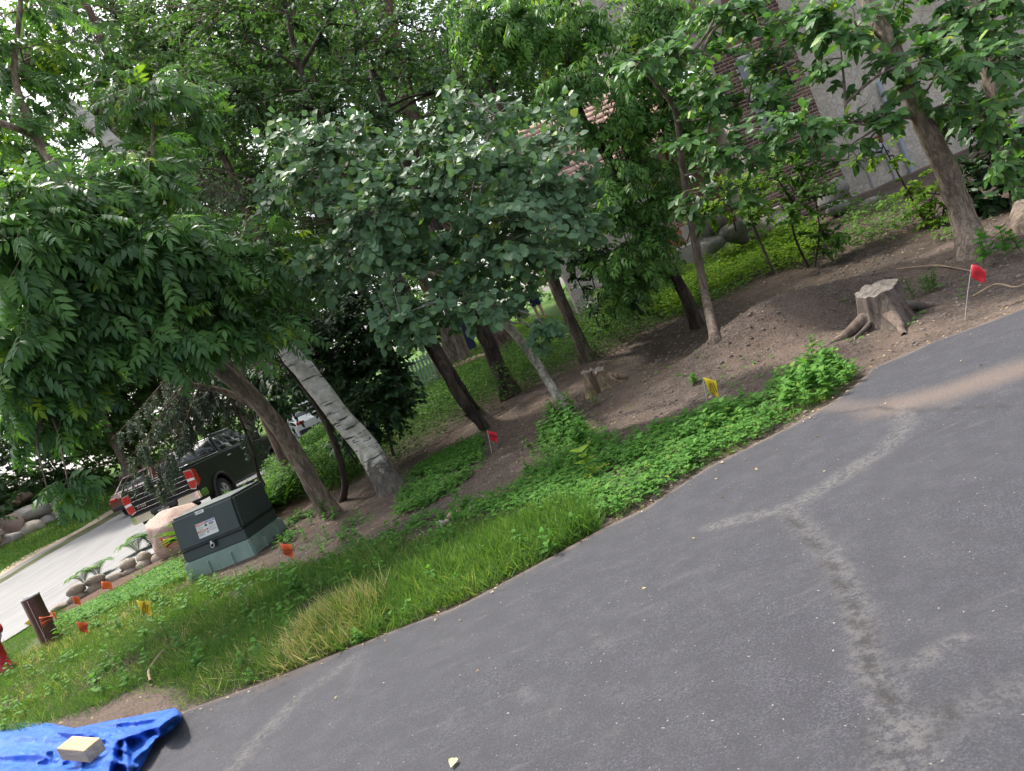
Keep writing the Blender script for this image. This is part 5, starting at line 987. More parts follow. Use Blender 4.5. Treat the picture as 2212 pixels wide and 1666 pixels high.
q = [sb2+np.array([.1, -.02, .2]), sb2+np.array([.25, -.02, .12]), sb2+np.array([.42, -.06, .04])]; np_obj('root', [tube(smooth_path(np.array(q), 10)-sb2, np.linspace(.07, .02, 10), 8, .25, seed=5)], M_ROT, st2, smooth=True)
# fallen sticks by the elm
for lab, pts in [('thin fallen branch lying on soil behind the red flag', [(1940, 590, .03), (2010, 582, .04), (2070, 590, .03), (2110, 597, .02)]), ('short crooked fallen stick right of the red flag', [(2105, 650, .02), (2150, 632, .06), (2212, 628, .04), (2240, 618, .05)]), ('dry curled stem lying in the lawn above the bare patch', [(333, 1490, .05), (336, 1468, .09), (352, 1452, .11), (365, 1430, .1)])]:
    q = np.array([(w_[0], w_[1], float(terr(w_[0], w_[1]))+dz) for X, Y, dz in pts for w_ in [gp(X, Y)]]); o = np_obj('fallen_branch', [tube(smooth_path(q, 14), np.linspace(.012, .006, 14), 6, .2)], plain('dry_stick', (.3, .22, .14), .85, .3, 10), smooth=True); tag(o, lab, 'branch')
# yellow leaf on asphalt
pl = hit(985, 1647, lambda x, y: 0*x+.02); o = np_obj('fallen_leaf', [place(HEART, np.array([[0, 0, 0.]]), np.array([[-.2, -.9, .1]]), np.array([[.2, -.3, 1]]), np.array([.05]), np.array([.98]))], leafmat('pale_leaf', [(0, (.6, .6, .25)), (1, (.7, .68, .3))], .2)); o.location = pl+np.array([0, 0, .012]); tag(o, 'single pale yellow leaf lying on the asphalt near the bottom', 'leaf')
# boulders and edging
def mat_granite(name, a, b_, c_):
    m, nt, b = newmat(name); v = coords(nt); f = noise(nt, v, 3.5, 6, .65, .5); s = noise(nt, v, 50, 3, .7); c = ramp(nt, f, [(.3, a), (.5, b_), (.72, c_)]); c = mixc(nt, .4, c, ramp(nt, s, [(.35, tuple(x*.5 for x in a)), (.65, tuple(min(1, x*1.3) for x in c_))])); nt.links.new(c, b.inputs['Base Color']); b.inputs['Roughness'].default_value = .85; bump(nt, b, math_n(nt, 'ADD', f, math_n(nt, 'MULTIPLY', s, .15)), .6, .06); return m
GR = [mat_granite('granite_pink', (.3, .19, .15), (.42, .29, .24), (.52, .4, .34)), mat_granite('granite_tan', (.3, .25, .19), (.42, .36, .28), (.54, .48, .4)), mat_granite('granite_grey', (.25, .22, .19), (.36, .33, .29), (.47, .44, .4)), mat_granite('granite_brown', (.26, .16, .11), (.38, .25, .18), (.46, .34, .26))]
wall = empty('boulder_wall', tuple(P(80, 1150, 30)*[1, 1, 0]+[0, 0, 1.2]), 'retaining wall of big rounded pink and tan boulders beyond the road', 'boulder wall'); wl = np.array(wall.location)
g = np.random.default_rng(600)
BLD = []
for cx, cy, w_, h_, k, dx_ in [(90, 615, 200, 150, 2, 0), (100, 478, 190, 190, 0, -.5), (280, 530, 280, 150, 1, 0), (265, 392, 310, 190, 2, -.7), (445, 340, 160, 140, 3, -.6), (425, 452, 130, 100, 2, 0), (535, 400, 200, 125, 1, -.1), (560, 262, 120, 140, 1, -.8), (690, 215, 120, 110, 2, -.8), (690, 312, 130, 100, 3, 0), (780, 180, 95, 110, 3, -.8), (195, 240, 160, 105, 0, -2.4), (285, 215, 140, 85, 1, -2.6), (225, 178, 160, 50, 2, -2.8), (390, 145, 190, 80, 1, -2.8), (480, 92, 170, 60, 0, -3), (15, 335, 70, 60, 2, -2), (-10, 560, 70, 90, 1, 0), (-80, 620, 170, 160, 3, 0), (770, 268, 90, 70, 1, -.1), (870, 220, 90, 80, 0, -.4), (965, 195, 120, 100, 2, -.4), (1085, 162, 130, 120, 0, -.4), (-60, 480, 150, 130, 2, -.5), (120, 290, 110, 60, 3, -2), (640, 130, 120, 60, 2, -2.6), (1180, 130, 120, 100, 1, -.4), (610, 345, 70, 60, 2, 0)]:
    X, Y = cx*.2393, 1019.3+cy*.2393; r_ = ray(X, Y); BLD.append((X, Y, (-20.2+dx_)/(r_[0]/r_[1]), w_*.2393, h_*.2393, k))
for i, (X, Y, d, w, h, k) in enumerate(BLD):
    q = P(X, Y, d); sx = w/F*d*1.02; sz_ = h/F*d*1.02; me = rock_mesh(610+i, (sx, max(sx, sz_)*.9, sz_), .22, 3, name='stone', mat=GR[k]); o = bpy.data.objects.new('stone', me); link(o, wall); o.location = Vector(q-wl); o.rotation_euler = (0, g.uniform(-.15, .15), g.uniform(-.3, .3))
pb = P(372, 1152, 14.2); zb = float(terr(pb[0], pb[1])); me = rock_mesh(650, (.95, .8, 1.0), .22, 4, name='boulder', mat=GR[0]); o = bpy.data.objects.new('boulder', me); link(o); o.location = (pb[0]+.12, pb[1], zb+.38); o.rotation_euler = (0, .25, .4); tag(o, 'pink granite boulder standing behind the green transformer box', 'boulder')
M_BLK = mat_granite('edging_block', (.13, .105, .08), (.24, .195, .15), (.34, .29, .23))
ed = [G(128, 1318), G(180, 1290), G(240, 1258), G(300, 1230), G(370, 1198), G(395, 1180)]; edp = smooth_path(np.array(ed), 60); eroot = empty('stone_edging', tuple(ed[2]), 'low curved row of brown stone blocks edging the planting bed', 'stone edging'); e0 = np.array(ed[2]); bms = [rock_mesh(660+i, (.36, .22, .2), .18, 2, name='block', mat=M_BLK) for i in range(4)]
dcum = np.r_[0, np.cumsum(np.linalg.norm(np.diff(edp, axis=0), axis=1))]; t = .0; i = 0
while t < dcum[-1]:
    q = np.array([np.interp(t, dcum, edp[:, k]) for k in range(3)]); k = min(58, int(np.searchsorted(dcum, t))); tn = edp[k+1]-edp[k]
    for lay in range(2 if i % 3 else 1):
        o = bpy.data.objects.new('block', bms[(i+lay) % 4]); link(o, eroot); o.location = Vector((q[0]+.05*lay, q[1]+.05*lay, float(terr(q[0], q[1]))+.02+.13*lay)-e0) if False else Vector(np.array([q[0], q[1]+.06*lay, float(terr(q[0], q[1]))+.03+.14*lay])-e0); o.rotation_euler = (0, 0, math.atan2(tn[1], tn[0])+g.normal(0, .08))
    t += .36; i += 1
for i, (X, Y, d, w, h, k, lab) in enumerate([(1535, 490, 14.6, 60, 50, 2, 'upright grey boulder below the brown wooden chair'), (1545, 525, 14.4, 50, 34, 2, 'low boulder under the upright one by the ground cover'), (1590, 505, 14.4, 70, 40, 2, 'long shaded boulder at the top of the sunlit ground cover'), (1640, 490, 14.6, 60, 40, 1, 'pale boulder behind the honeysuckle stems'), (1700, 480, 14.8, 40, 30, 2, 'small boulder left of the brick pier'), (1795, 420, 15.2, 60, 50, 2, 'dark rounded boulder at the foot of the brick pier'), (1810, 450, 14.8, 50, 24, 2, 'flat dark stone below the pier boulder'), (1885, 445, 14.8, 52, 30, 2, 'mossy boulder below the gas meter'), (1925, 440, 14.8, 56, 36, 2, 'round boulder right of the gas meter pipe'), (1945, 490, 13.2, 72, 30, 2, 'long low boulder on the slope left of the elm'), (1880, 470, 13.8, 36, 16, 1, 'flat pale stone on the slope below the gas meter')]):
    q = P(X, Y, d); me = rock_mesh(670+i, (w/F*d*1.1, w/F*d*.9, h/F*d*1.15), .2, 3, name='boulder', mat=mat_granite('moss_rock', (.1, .095, .085), (.17, .16, .145), (.27, .255, .23)) if (k == 2 and i == 0) else (bpy.data.materials.get('moss_rock') if k == 2 else GR[1])); o = bpy.data.objects.new('boulder', me); link(o); o.location = Vector(q); o.rotation_euler = (0, g.uniform(-.2, .2), g.uniform(-.4, .4)); tag(o, lab, 'boulder')
for i, (X, Y, s, lab) in enumerate([(705, 1180, .0, ''), ]): pass
for i, (X, Y, s, lab) in enumerate([(1330-360, 0, 0, '')][:0]): pass
for i, (X, Y, s, lab) in enumerate([(955, 1140, .09, 'flat grey stone half buried in the weeds below the birch'), (968, 1133, .05, 'small tan stone among the half buried stones'), (985, 1122, .11, 'reddish stone half buried in the weeds'), (1030, 1105, .10, 'pale brown stone at the edge of the weeds'), (1045, 1085, .08, 'rounded stone nearest the bare soil in the weeds')]):
    q = gp(X, Y); me = rock_mesh(690+i, (s*1.5, s*1.2, s*.8), .25, 2, name='stone', mat=GR[[2, 1, 3, 1, 0][i]]); o = bpy.data.objects.new('stone', me); link(o); o.location = Vector(q)+Vector((0, 0, s*.25)); o.rotation_euler = (0, 0, g.uniform(0, 3)); tag(o, lab, 'stone')
# ------------------------------------------------------------------ transformer cabinet
def transformer():
    A = gp(415, 1257); B = gp(556, 1200); c = (A+B)/2; rz = math.atan2(B[1]-A[1], B[0]-A[0])
    root = empty('transformer_box', (c[0], c[1], min(A[2], B[2])-.01), 'dark green padmount transformer box with warning label on its front', 'transformer', rz=rz)
    m, nt, b = newmat('cabinet_green'); v = coords(nt); f = noise(nt, v, 3, 5); cc = ramp(nt, f, [(.3, (.028, .045, .045)), (.7, (.042, .062, .06))]); cc = mixc(nt, ramp(nt, noise(nt, coords(nt, (9, 9, 2)), 4, 4), [(.6, (0, 0, 0)), (.75, (.35, .35, .35))]), cc, (.075, .08, .07)); nt.links.new(cc, b.inputs['Base Color']); b.inputs['Roughness'].default_value = .5
    m2 = plain('sleeve_green', (.2, .28, .245), .6, .2, 4, bmp=.1); md = plain('recess_black', (.01, .01, .01), .8, .1); mm = plain('galvanised', (.5, .5, .48), .4, .15, metal=.7)
    W = .5
    bm = bmesh.new()
    def frus(z0, x0, y0, y1, z1, x1, y2, y3):
        p = [bm.verts.new(q) for q in ((-x0, y0, z0), (x0, y0, z0), (x0, y1, z0), (-x0, y1, z0), (-x1, y2, z1), (x1, y2, z1), (x1, y3, z1), (-x1, y3, z1))]
        for ff in ((0, 1, 5, 4), (1, 2, 6, 5), (2, 3, 7, 6), (3, 0, 4, 7), (4, 5, 6, 7), (3, 2, 1, 0)): bm.faces.new([p[i] for i in ff])
    frus(-.2, W+.06, -.06, 1.06, .25, W+.025, -.02, 1.02); bmesh.ops.bevel(bm, geom=bm.edges[:], offset=.02, segments=2, affect='EDGES'); bm_obj('sleeve', bm, m2, root)
    for x in (-.16, .2):
        bm = bmesh.new(); p = [bm.verts.new(q) for q in ((x-.03, -.055, -.1), (x+.03, -.055, -.1), (x+.022, -.020, .19), (x-.022, -.020, .19), (x-.012, -.085, -.1), (x+.012, -.085, -.1), (x+.010, -.05, .175), (x-.010, -.05, .175))]
        for ff in ((0, 4, 7, 3), (4, 5, 6, 7), (5, 1, 2, 6), (3, 7, 6, 2)): bm.faces.new([p[i] for i in ff])
        bm_obj('rib', bm, m2, root)
    for y in (.3, .72): box_obj('rib', (W+.05, y, .06), (.05, .05, .2), m2, root, .01)
    bm = bmesh.new(); frus(.255, W-.005, .005, .985, .40, W-.005, .02, .985); bmesh.ops.bevel(bm, geom=bm.edges[:], offset=.006, segments=1, affect='EDGES'); bm_obj('sill_panel', bm, m, root)
    bm = bmesh.new(); frus(.412, W+.004, -.002, .99, .885, W+.004, .075, .99); es = [e for e in bm.edges if (e.verts[0].co.z > .8 or e.verts[1].co.z > .8) or abs(e.verts[0].co.x) > .4]; bmesh.ops.bevel(bm, geom=es, offset=.035, segments=4, affect='EDGES'); hood = bm_obj('hood', bm, m, root, smooth=False)
    box_obj('gap', (0, .49, .405), (2*W-.01, .97, .016), md, root)
    slope = math.atan2(.077, .473); up = Vector((0, math.sin(slope), math.cos(slope))); nrm = Vector((0, -math.cos(slope), math.sin(slope)))
    def on(x, h, e=.002): p = Vector((x, -.002, .412))+up*h+nrm*e; return basis(p, (1, 0, 0), up)
    bm = bmesh.new(); bbox(bm, (0, 0, 0), (.11, .085, .012), .004); o = bm_obj('latch_recess', bm, md, root); o.matrix_local = on(.0, -.035, .006)
    V, Fq = tube(np.array([(.03*math.cos(t), .035*math.sin(t), 0) for t in np.linspace(0, 6.283, 17)]), .007, 6); o = np_obj('padlock', [(V, Fq)], mm, root); o.matrix_local = on(.005, -.055, .02)
    o = box_obj('padlock', (0, 0, 0), (.03, .045, .014), mm, root, .003); o.matrix_local = on(.0, -.02, .02)
    mw = plain('label_white', (.75, .76, .74), .5, .05); mr = plain('label_red', (.55, .06, .02), .5, .08); mb = plain('label_blue', (.1, .17, .45), .5, .08); mg = plain('label_grey_print', (.28, .3, .3), .6, .1); md2 = plain('label_dark_print', (.1, .11, .11), .6, .1)
    LW, LH = .31, .205; lab = box_obj('warning_label', (0, 0, 0), (LW, LH, .002), mw, root, .0006); L0 = on(.0, .19, .003); lab.matrix_local = L0; lab['label'] = 'white label with red WARNING bands and blue NOTICE band'
    def bar(nm, x, y, w, h, mt, z=.002): o = box_obj(nm, (x, y, z), (w, h, .001), mt, lab); return o
    bar('band', -.066, .085, .17, .026, mr); bar('band', -.066, -.012, .17, .026, mr); bar('band', .088, .085, .122, .026, mb)
    for t, x, y in (('\u26a0WARNING', -.066, .085), ('\u26a0WARNING', -.066, -.012), ('NOTICE', .088, .085)): text_obj('lettering', t.replace('\u26a0', '!'), .026 if t != 'NOTICE' else .025, mw, lab, Matrix.Translation((x, y, .0032)), bold=.0008, shear=.15 if t == 'NOTICE' else 0)
    for x, y, w in ((-.09, .062, .11), (-.11, .046, .07), (-.085, .032, .12), (-.10, .016, .09), (-.085, -.036, .12), (-.095, -.048, .1), (-.11, -.060, .07), (-.10, -.072, .09)): bar('print_line', x, y, w, .004, md2)
    for k in range(7): bar('print_line', .085+(.0 if k != 2 else -.03), .012-.011*k, .11 if k not in (2, 6) else .05, .0035, mg)
    for x, y, r, mt in ((.0, .046, .02, md2), (.0, -.05, .016, mg), (.06, .05, .017, mg), (.085, .038, .014, mg), (.11, .05, .016, mg), (.09, .058, .012, mg)):
        V, Fq = lathe([(r, .0012), (r, .0024), (0, .0024)], 8); o = np_obj('pictogram', [(V, Fq)], mt, lab); o.location = (x, y, 0)
    st = box_obj('number_sticker', (0, 0, 0), (.14, .045, .002), mw, root, .0006); st.matrix_local = on(-.03, .435, .003); text_obj('lettering', 'K12419', .034, md2, st, Matrix.Translation((-.015, 0, .002)), bold=.0004)
transformer()

# ------------------------------------------------------------------ vehicles
M_GLASS = None
def vehicle_mats():
    p, nt, b = newmat('black_car_paint'); f = noise(nt, coords(nt), 40, 2); nt.links.new(ramp(nt, f, [(.3, (.006, .006, .007)), (.7, (.010, .010, .011))]), b.inputs['Base Color']); b.inputs['Roughness'].default_value = .3; b.inputs['Specular IOR Level'].default_value = .2; b.inputs['Coat Weight'].default_value = .15; b.inputs['Coat Roughness'].default_value = .04
    g_, nt, b = newmat('tinted_glass'); f = noise(nt, coords(nt), 3, 2); nt.links.new(ramp(nt, f, [(.3, (.012, .014, .015)), (.7, (.022, .025, .026))]), b.inputs['Base Color']); b.inputs['Roughness'].default_value = .04; b.inputs['Specular IOR Level'].default_value = .8
    ch = plain('chrome', (.72, .72, .72), .12, .04, 6, metal=1.0); ty = plain('tyre_rubber', (.018, .018, .018), .85, .2, 30); bl = plain('black_trim', (.014, .014, .014), .55, .2, 20, bmp=.1); rd = plain('tail_lamp_red', (.45, .01, .012), .15, .2, 30, coat=.8); wt = plain('lamp_clear', (.75, .7, .68), .15, .05); al = plain('alloy', (.42, .42, .43), .3, .08, metal=.9); gy = plain('tonneau_grey', (.23, .23, .24), .6, .1)
    return p, g_, ch, ty, bl, rd, wt, al, gy
VM = vehicle_mats()
def wheel(root, x, y, r, w, side, mats):
    V, Fq = lathe([(r*.62, -w/2), (r*.93, -w/2), (r, -w*.34), (r, w*.34), (r*.93, w/2), (r*.62, w/2)], 32, 'x'); t = np_obj('wheel', [(V, Fq)], mats[3], root, smooth=True); t.location = (x, y, r)
    V, Fq = lathe([(r*.64, -w*.45), (r*.64, w*.45), (r*.60, w*.5), (r*.56, w*.32), (r*.2, w*.36), (0, w*.38)], 24, 'x'); V[:, 0] *= side; np_obj('rim', [(V, Fq)], mats[7], t, smooth=False)
    bm = bmesh.new()
    for k in range(6): bbox(bm, (side*w*.42, 0, r*.34), (.03, r*.2, r*.5), .008); bmesh.ops.rotate(bm, verts=bm.verts, cent=(0, 0, 0), matrix=Matrix.Rotation(math.pi/3, 3, 'X'))
    bm_obj('spokes', bm, mats[7], t)
def arch(cy, r, z0, n=9):
    a0 = math.asin((z0-.40)/r) if abs((z0-.40)/r) < 1 else 0
    return [(cy+r*math.cos(a), .40+r*math.sin(a)) for a in np.linspace(a0, math.pi-a0, n)]
def loft(bm, z0, a, z1, b):
    p = [bm.verts.new((x, y, z0)) for x, y in a]+[bm.verts.new((x, y, z1)) for x, y in b]; n = len(a); f = [bm.faces.new(p[n:])]
    for i in range(n): f.append(bm.faces.new((p[i], p[(i+1) % n], p[n+(i+1) % n], p[n+i])))
    return f
def quad_panel(name, q, u0, u1, v0, v1, off, mat, parent, th=.006):
    q = [Vector(k) for k in q]; n = (q[1]-q[0]).cross(q[3]-q[0]).normalized()
    def at(u, v): return (q[0]*(1-u)+q[1]*u)*(1-v)+(q[3]*(1-u)+q[2]*u)*v+n*off
    P4 = [at(u0, v0), at(u1, v0), at(u1, v1), at(u0, v1)]; V = np.array([list(p) for p in P4]+[list(p-n*th) for p in P4]); return np_obj(name, [(V, np.array([(0, 1, 2, 3), (4, 7, 6, 5), (0, 4, 5, 1), (1, 5, 6, 2), (2, 6, 7, 3), (3, 7, 4, 0)]))], mat, parent)
def pickup():
    p0 = P(353, 1094, 18.2); z0 = float(terr(p0[0], p0[1]))+.03
    root = empty('pickup_truck', (p0[0], p0[1], z0), 'black pickup truck with chrome bumper parked by the road at the left', 'pickup truck', rz=math.radians(-5))
    pa, gl, ch, ty, bl, rd, wt, al, gy = VM
    prof = [(.13, .60), (.13, 1.40), (1.86, 1.43), (4.2, 1.37), (5.45, 1.22), (5.82, 1.06), (5.86, .58), (5.42, .52)]+arch(4.86, .49, .52)[1:-1]+[(4.3, .50), (1.76, .50)]+arch(1.25, .49, .52)[1:-1]+[(.70, .58)]
    bm = bmesh.new(); prism(bm, prof, 'x', -.97, .97); bmesh.ops.recalc_face_normals(bm, faces=bm.faces[:]); es = [e for e in bm.edges if abs(e.verts[0].co.x-e.verts[1].co.x) < .01 and min(e.verts[0].co.z, e.verts[1].co.z) > .9]; bmesh.ops.bevel(bm, geom=es, offset=.05, segments=3, affect='EDGES'); bm_obj('body', bm, pa, root)
    box_obj('tonneau_cover', (0, 1.0, 1.43), (1.62, 1.66, .03), gy, root, .01)
    for s in (-1, 1): box_obj('bed_rail', (s*.88, 1.0, 1.435), (.10, 1.7, .025), ch if s > 0 else bl, root, .008)
    zb, zt = 1.38, 1.93; a = [(-.93, 1.92), (.93, 1.92), (.93, 4.28), (-.93, 4.28)]; b = [(-.70, 2.18), (.70, 2.18), (.70, 3.55), (-.70, 3.55)]
    bm = bmesh.new(); loft(bm, zb, a, zt, b); bmesh.ops.bevel(bm, geom=bm.edges[:], offset=.05, segments=3, affect='EDGES'); bm_obj('cab', bm, pa, root)
    A = [(x, y, zb) for x, y in a]; B = [(x, y, zt) for x, y in b]
    for nm, i, j, uu in (('rear_window', 0, 1, [(.07, .93)]), ('side_window', 1, 2, [(.06, .34), (.39, .74)]), ('windshield', 2, 3, [(.06, .94)]), ('side_window', 3, 0, [(.26, .61), (.66, .94)])):
        for u0, u1 in uu: w = quad_panel(nm, [A[i], A[j], B[j], B[i]], u0, u1, .12, .84, .004, gl, root)
    quad_panel('window_trim', [A[0], A[1], B[1], B[0]], .045, .955, .06, .90, .001, bl, root)
    for s in (-1, 1): box_obj('roof_rail', (s*.66, 2.85, 1.955), (.05, 1.2, .035), ch, root, .012)
    o = box_obj('brake_light', (0, 2.165, 1.90), (.34, .04, .05), wt, root, .01); box_obj('lens', (0, 2.143, 1.90), (.14, .01, .035), rd, root)
    # tailgate
    tg = box_obj('tailgate', (0, .115, 1.06), (1.54, .05, .66), pa, root, .02, seg=2)
    for z in (1.22, 1.11, .98, .86): box_obj('crease', (0, .088, z), (1.5, .010, .007), ch, tg, .002)
    box_obj('handle', (0, .085, 1.25), (.24, .02, .085), bl, tg, .01); box_obj('handle_bezel', (0, .080, 1.25), (.17, .02, .045), ch, tg, .008)
    V, Fq = lathe([(.0, .012), (.09, .012), (.1, 0)], 24); V = V*np.array([1, .42, 1]); o = np_obj('emblem', [(V, Fq)], ch, tg, smooth=True); o.matrix_local = basis((0, .086, 1.045), (1, 0, 0), (0, 0, 1))
    V, Fq = lathe([(.0, .014), (.082, .014), (.085, .008)], 24); V = V*np.array([1, .38, 1]); o2 = np_obj('emblem_field', [(V, Fq)], plain('emblem_blue', (.01, .03, .16), .3, .1), tg); o2.matrix_local = basis((0, .084, 1.045), (1, 0, 0), (0, 0, 1))
    text_obj('emblem_lettering', 'Ford', .055, ch, tg, basis((0, .068, 1.045), (1, 0, 0), (0, 0, 1)), shear=.3); text_obj('badge', 'F-150', .105, ch, tg, basis((-.56, .086, .94), (1, 0, 0), (0, 0, 1)), bold=.002)
    for s in (-1, 1):
        def lp(k, d): return [(s*(.765+.0), .70+.02), (s*.955, .80), (s*.975, 1.08), (s*.955, 1.30), (s*.775, 1.32)]
        out = [(s*.765, .84), (s*.90, .80), (s*.975, .96), (s*.978, 1.24), (s*.955, 1.31), (s*.765, 1.33)]
        bm = bmesh.new(); prism(bm, out, 'y', .10, .30); bm_obj('tail_lamp', bm, ch, root); lamp = [o for o in root.children if o.name.startswith('tail_lamp')][-1]
        cx, cz = s*.87, 1.07; inn = [(cx+(x-cx)*.84, cz+(z-cz)*.88) for x, z in out]; mid = [(cx+(x-cx)*.84, z) for x, z in ((s*.765, 1.045), (s*.985, 1.03), (s*.985, 1.09), (s*.765, 1.105))]
        bm = bmesh.new(); prism(bm, inn, 'y', .085, .11); bm_obj('lens', bm, rd, lamp); bm = bmesh.new(); prism(bm, mid, 'y', .08, .10); bm_obj('reverse_lens', bm, wt, lamp)
        bm = bmesh.new(); sq = [(s*(.985), y, z) for y, z in ((.12, .86), (.30, .98), (.26, 1.27), (.12, 1.31))]; q4 = [bm.verts.new((x+s*.006, y, z)) for x, y, z in sq]+[bm.verts.new((x-s*.03, y, z)) for x, y, z in sq]; bm.faces.new(q4[:4])
        for i in range(4): bm.faces.new((q4[i], q4[(i+1) % 4], q4[4+(i+1) % 4], q4[4+i]))
        bm_obj('side_lens', bm, rd, lamp)
        # chrome bumper ends wrap round the corner
        bm = bmesh.new(); prism(bm, [(s*.34, .02), (s*.80, .0), (s*.95, .06), (s*1.0, .20), (s*1.0, .42), (s*.93, .42), (s*.90, .2), (s*.34, .14)], 'z', .56, .75); bmesh.ops.bevel(bm, geom=bm.edges[:], offset=.02, segments=2, affect='EDGES'); bm_obj('bumper_end', bm, ch, root, smooth=False)
        for yc in (1.25, 4.86):
            pts = np.array([(s*.985, yc+.53*math.cos(t), .40+.53*math.sin(t)) for t in np.linspace(-.15, math.pi+.15, 16)]); V, Fq = tube(pts, .045, 6); np_obj('fender_flare', [(V, Fq)], bl, root, smooth=True)
            wheel(root, s*.84, yc, .40, .27, s, VM)
        for yd in (2.05, 3.1): box_obj('door_seam', (s*.973, yd, 1.0), (.004, .012, .78), bl, root); box_obj('door_handle', (s*.985, yd+.16 if yd < 3 else yd+.12, 1.24), (.03, .2, .04), ch if s > 0 else bl, root, .012)
        box_obj('mirror', (s*1.12, 3.95, 1.45), (.22, .1, .24), bl, root, .04, seg=2); box_obj('running_board', (s*.98, 3.0, .46), (.14, 2.3, .05), bl, root, .015)
    box_obj('bumper_step', (0, .1, .70), (.72, .24, .12), bl, root, .015); box_obj('bumper_top', (0, .14, .765), (1.9, .24, .02), bl, root, .006)
    pb = box_obj('number_plate', (0, -.03, .655), (.31, .012, .155), plain('plate_black', (.02, .022, .024), .5, .1), root, .004); text_obj('lettering', 'ZXP 063', .085, wt, pb, basis((0, -.040, .655), (1, 0, 0), (0, 0, 1)), bold=.0015)
    for z, w in ((.72, .06), (.59, .14)): box_obj('lettering', (0, -.039, z), (w, .002, .008), wt, pb)
    box_obj('hitch_receiver', (0, .02, .44), (.13, .3, .09), bl, root, .01); box_obj('frame_rail', (0, .5, .46), (1.1, .12, .1), bl, root, .01); box_obj('floor_pan', (0, 2.9, .56), (1.7, 5.2, .16), bl, root)
    V, Fq = tube(np.array([(.5, .7, .42), (.5, .3, .40), (.52, .12, .40)]), .04, 8); np_obj('exhaust', [(V, Fq)], ch, root)
pickup()
def car(label, x, y, rz, body, seed):
    z0 = float(terr(x, y))+.03; root = empty('parked_car', (x, y, z0), label, 'car', rz=rz); pa, gl, ch, ty, bl, rd, wt, al, gy = VM
    prof = [(.05, .35), (.02, .78), (.25, .95), (1.0, .98), (3.6, .96), (4.4, .82), (4.5, .6), (4.48, .32)]+[(3.7+.36*math.cos(t), .32+.36*math.sin(t)) for t in np.linspace(0, math.pi, 9)]+[(.85+.36*math.cos(t), .32+.36*math.sin(t)) for t in np.linspace(0, math.pi, 9)]
    bm = bmesh.new(); prism(bm, prof, 'x', -.88, .88); bmesh.ops.recalc_face_normals(bm, faces=bm.faces[:]); es = [e for e in bm.edges if abs(e.verts[0].co.x-e.verts[1].co.x) < .01 and min(e.verts[0].co.z, e.verts[1].co.z) > .55]; bmesh.ops.bevel(bm, geom=es, offset=.06, segments=3, affect='EDGES'); bm_obj('body', bm, body, root)
    a = [(-.84, .35), (.84, .35), (.84, 3.5), (-.84, 3.5)]; b = [(-.6, .95), (.6, .95), (.6, 2.4), (-.6, 2.4)]; bm = bmesh.new(); loft(bm, .95, a, 1.45, b); bmesh.ops.bevel(bm, geom=bm.edges[:], offset=.05, segments=3, affect='EDGES'); bm_obj('cabin', bm, body, root); A = [(q[0], q[1], .95) for q in a]; B = [(q[0], q[1], 1.45) for q in b]
    for nm, i, j, uu in (('rear_window', 0, 1, [(.08, .92)]), ('side_window', 1, 2, [(.16, .46), (.49, .8)]), ('windshield', 2, 3, [(.08, .92)]), ('side_window', 3, 0, [(.2, .51), (.54, .84)])):
        for u0, u1 in uu: quad_panel(nm, [A[i], A[j], B[j], B[i]], u0, u1, .1, .88, .006, gl, root)
    for s in (-1, 1):
        box_obj('tail_lamp', (s*.68, .04, .78), (.3, .06, .12), rd, root, .02); box_obj('headlight', (s*.66, 4.46, .68), (.32, .08, .12), wt, root, .02)
        for yc in (.85, 3.7): wheel(root, s*.78, yc, .32, .2, s, VM)
    box_obj('bumper', (0, .02, .45), (1.7, .1, .16), bl, root, .03)
car('dark red car mostly hidden beyond the pickup and spruce boughs', -14.6, 27.5, math.radians(-4), plain('maroon_paint', (.13, .03, .025), .3, .1, coat=.6), 1)
car('silver white car glimpsed through the dark shrub behind the birch', -6.9, 27.0, math.radians(25), plain('silver_paint', (.62, .64, .66), .3, .05, coat=.6), 2)

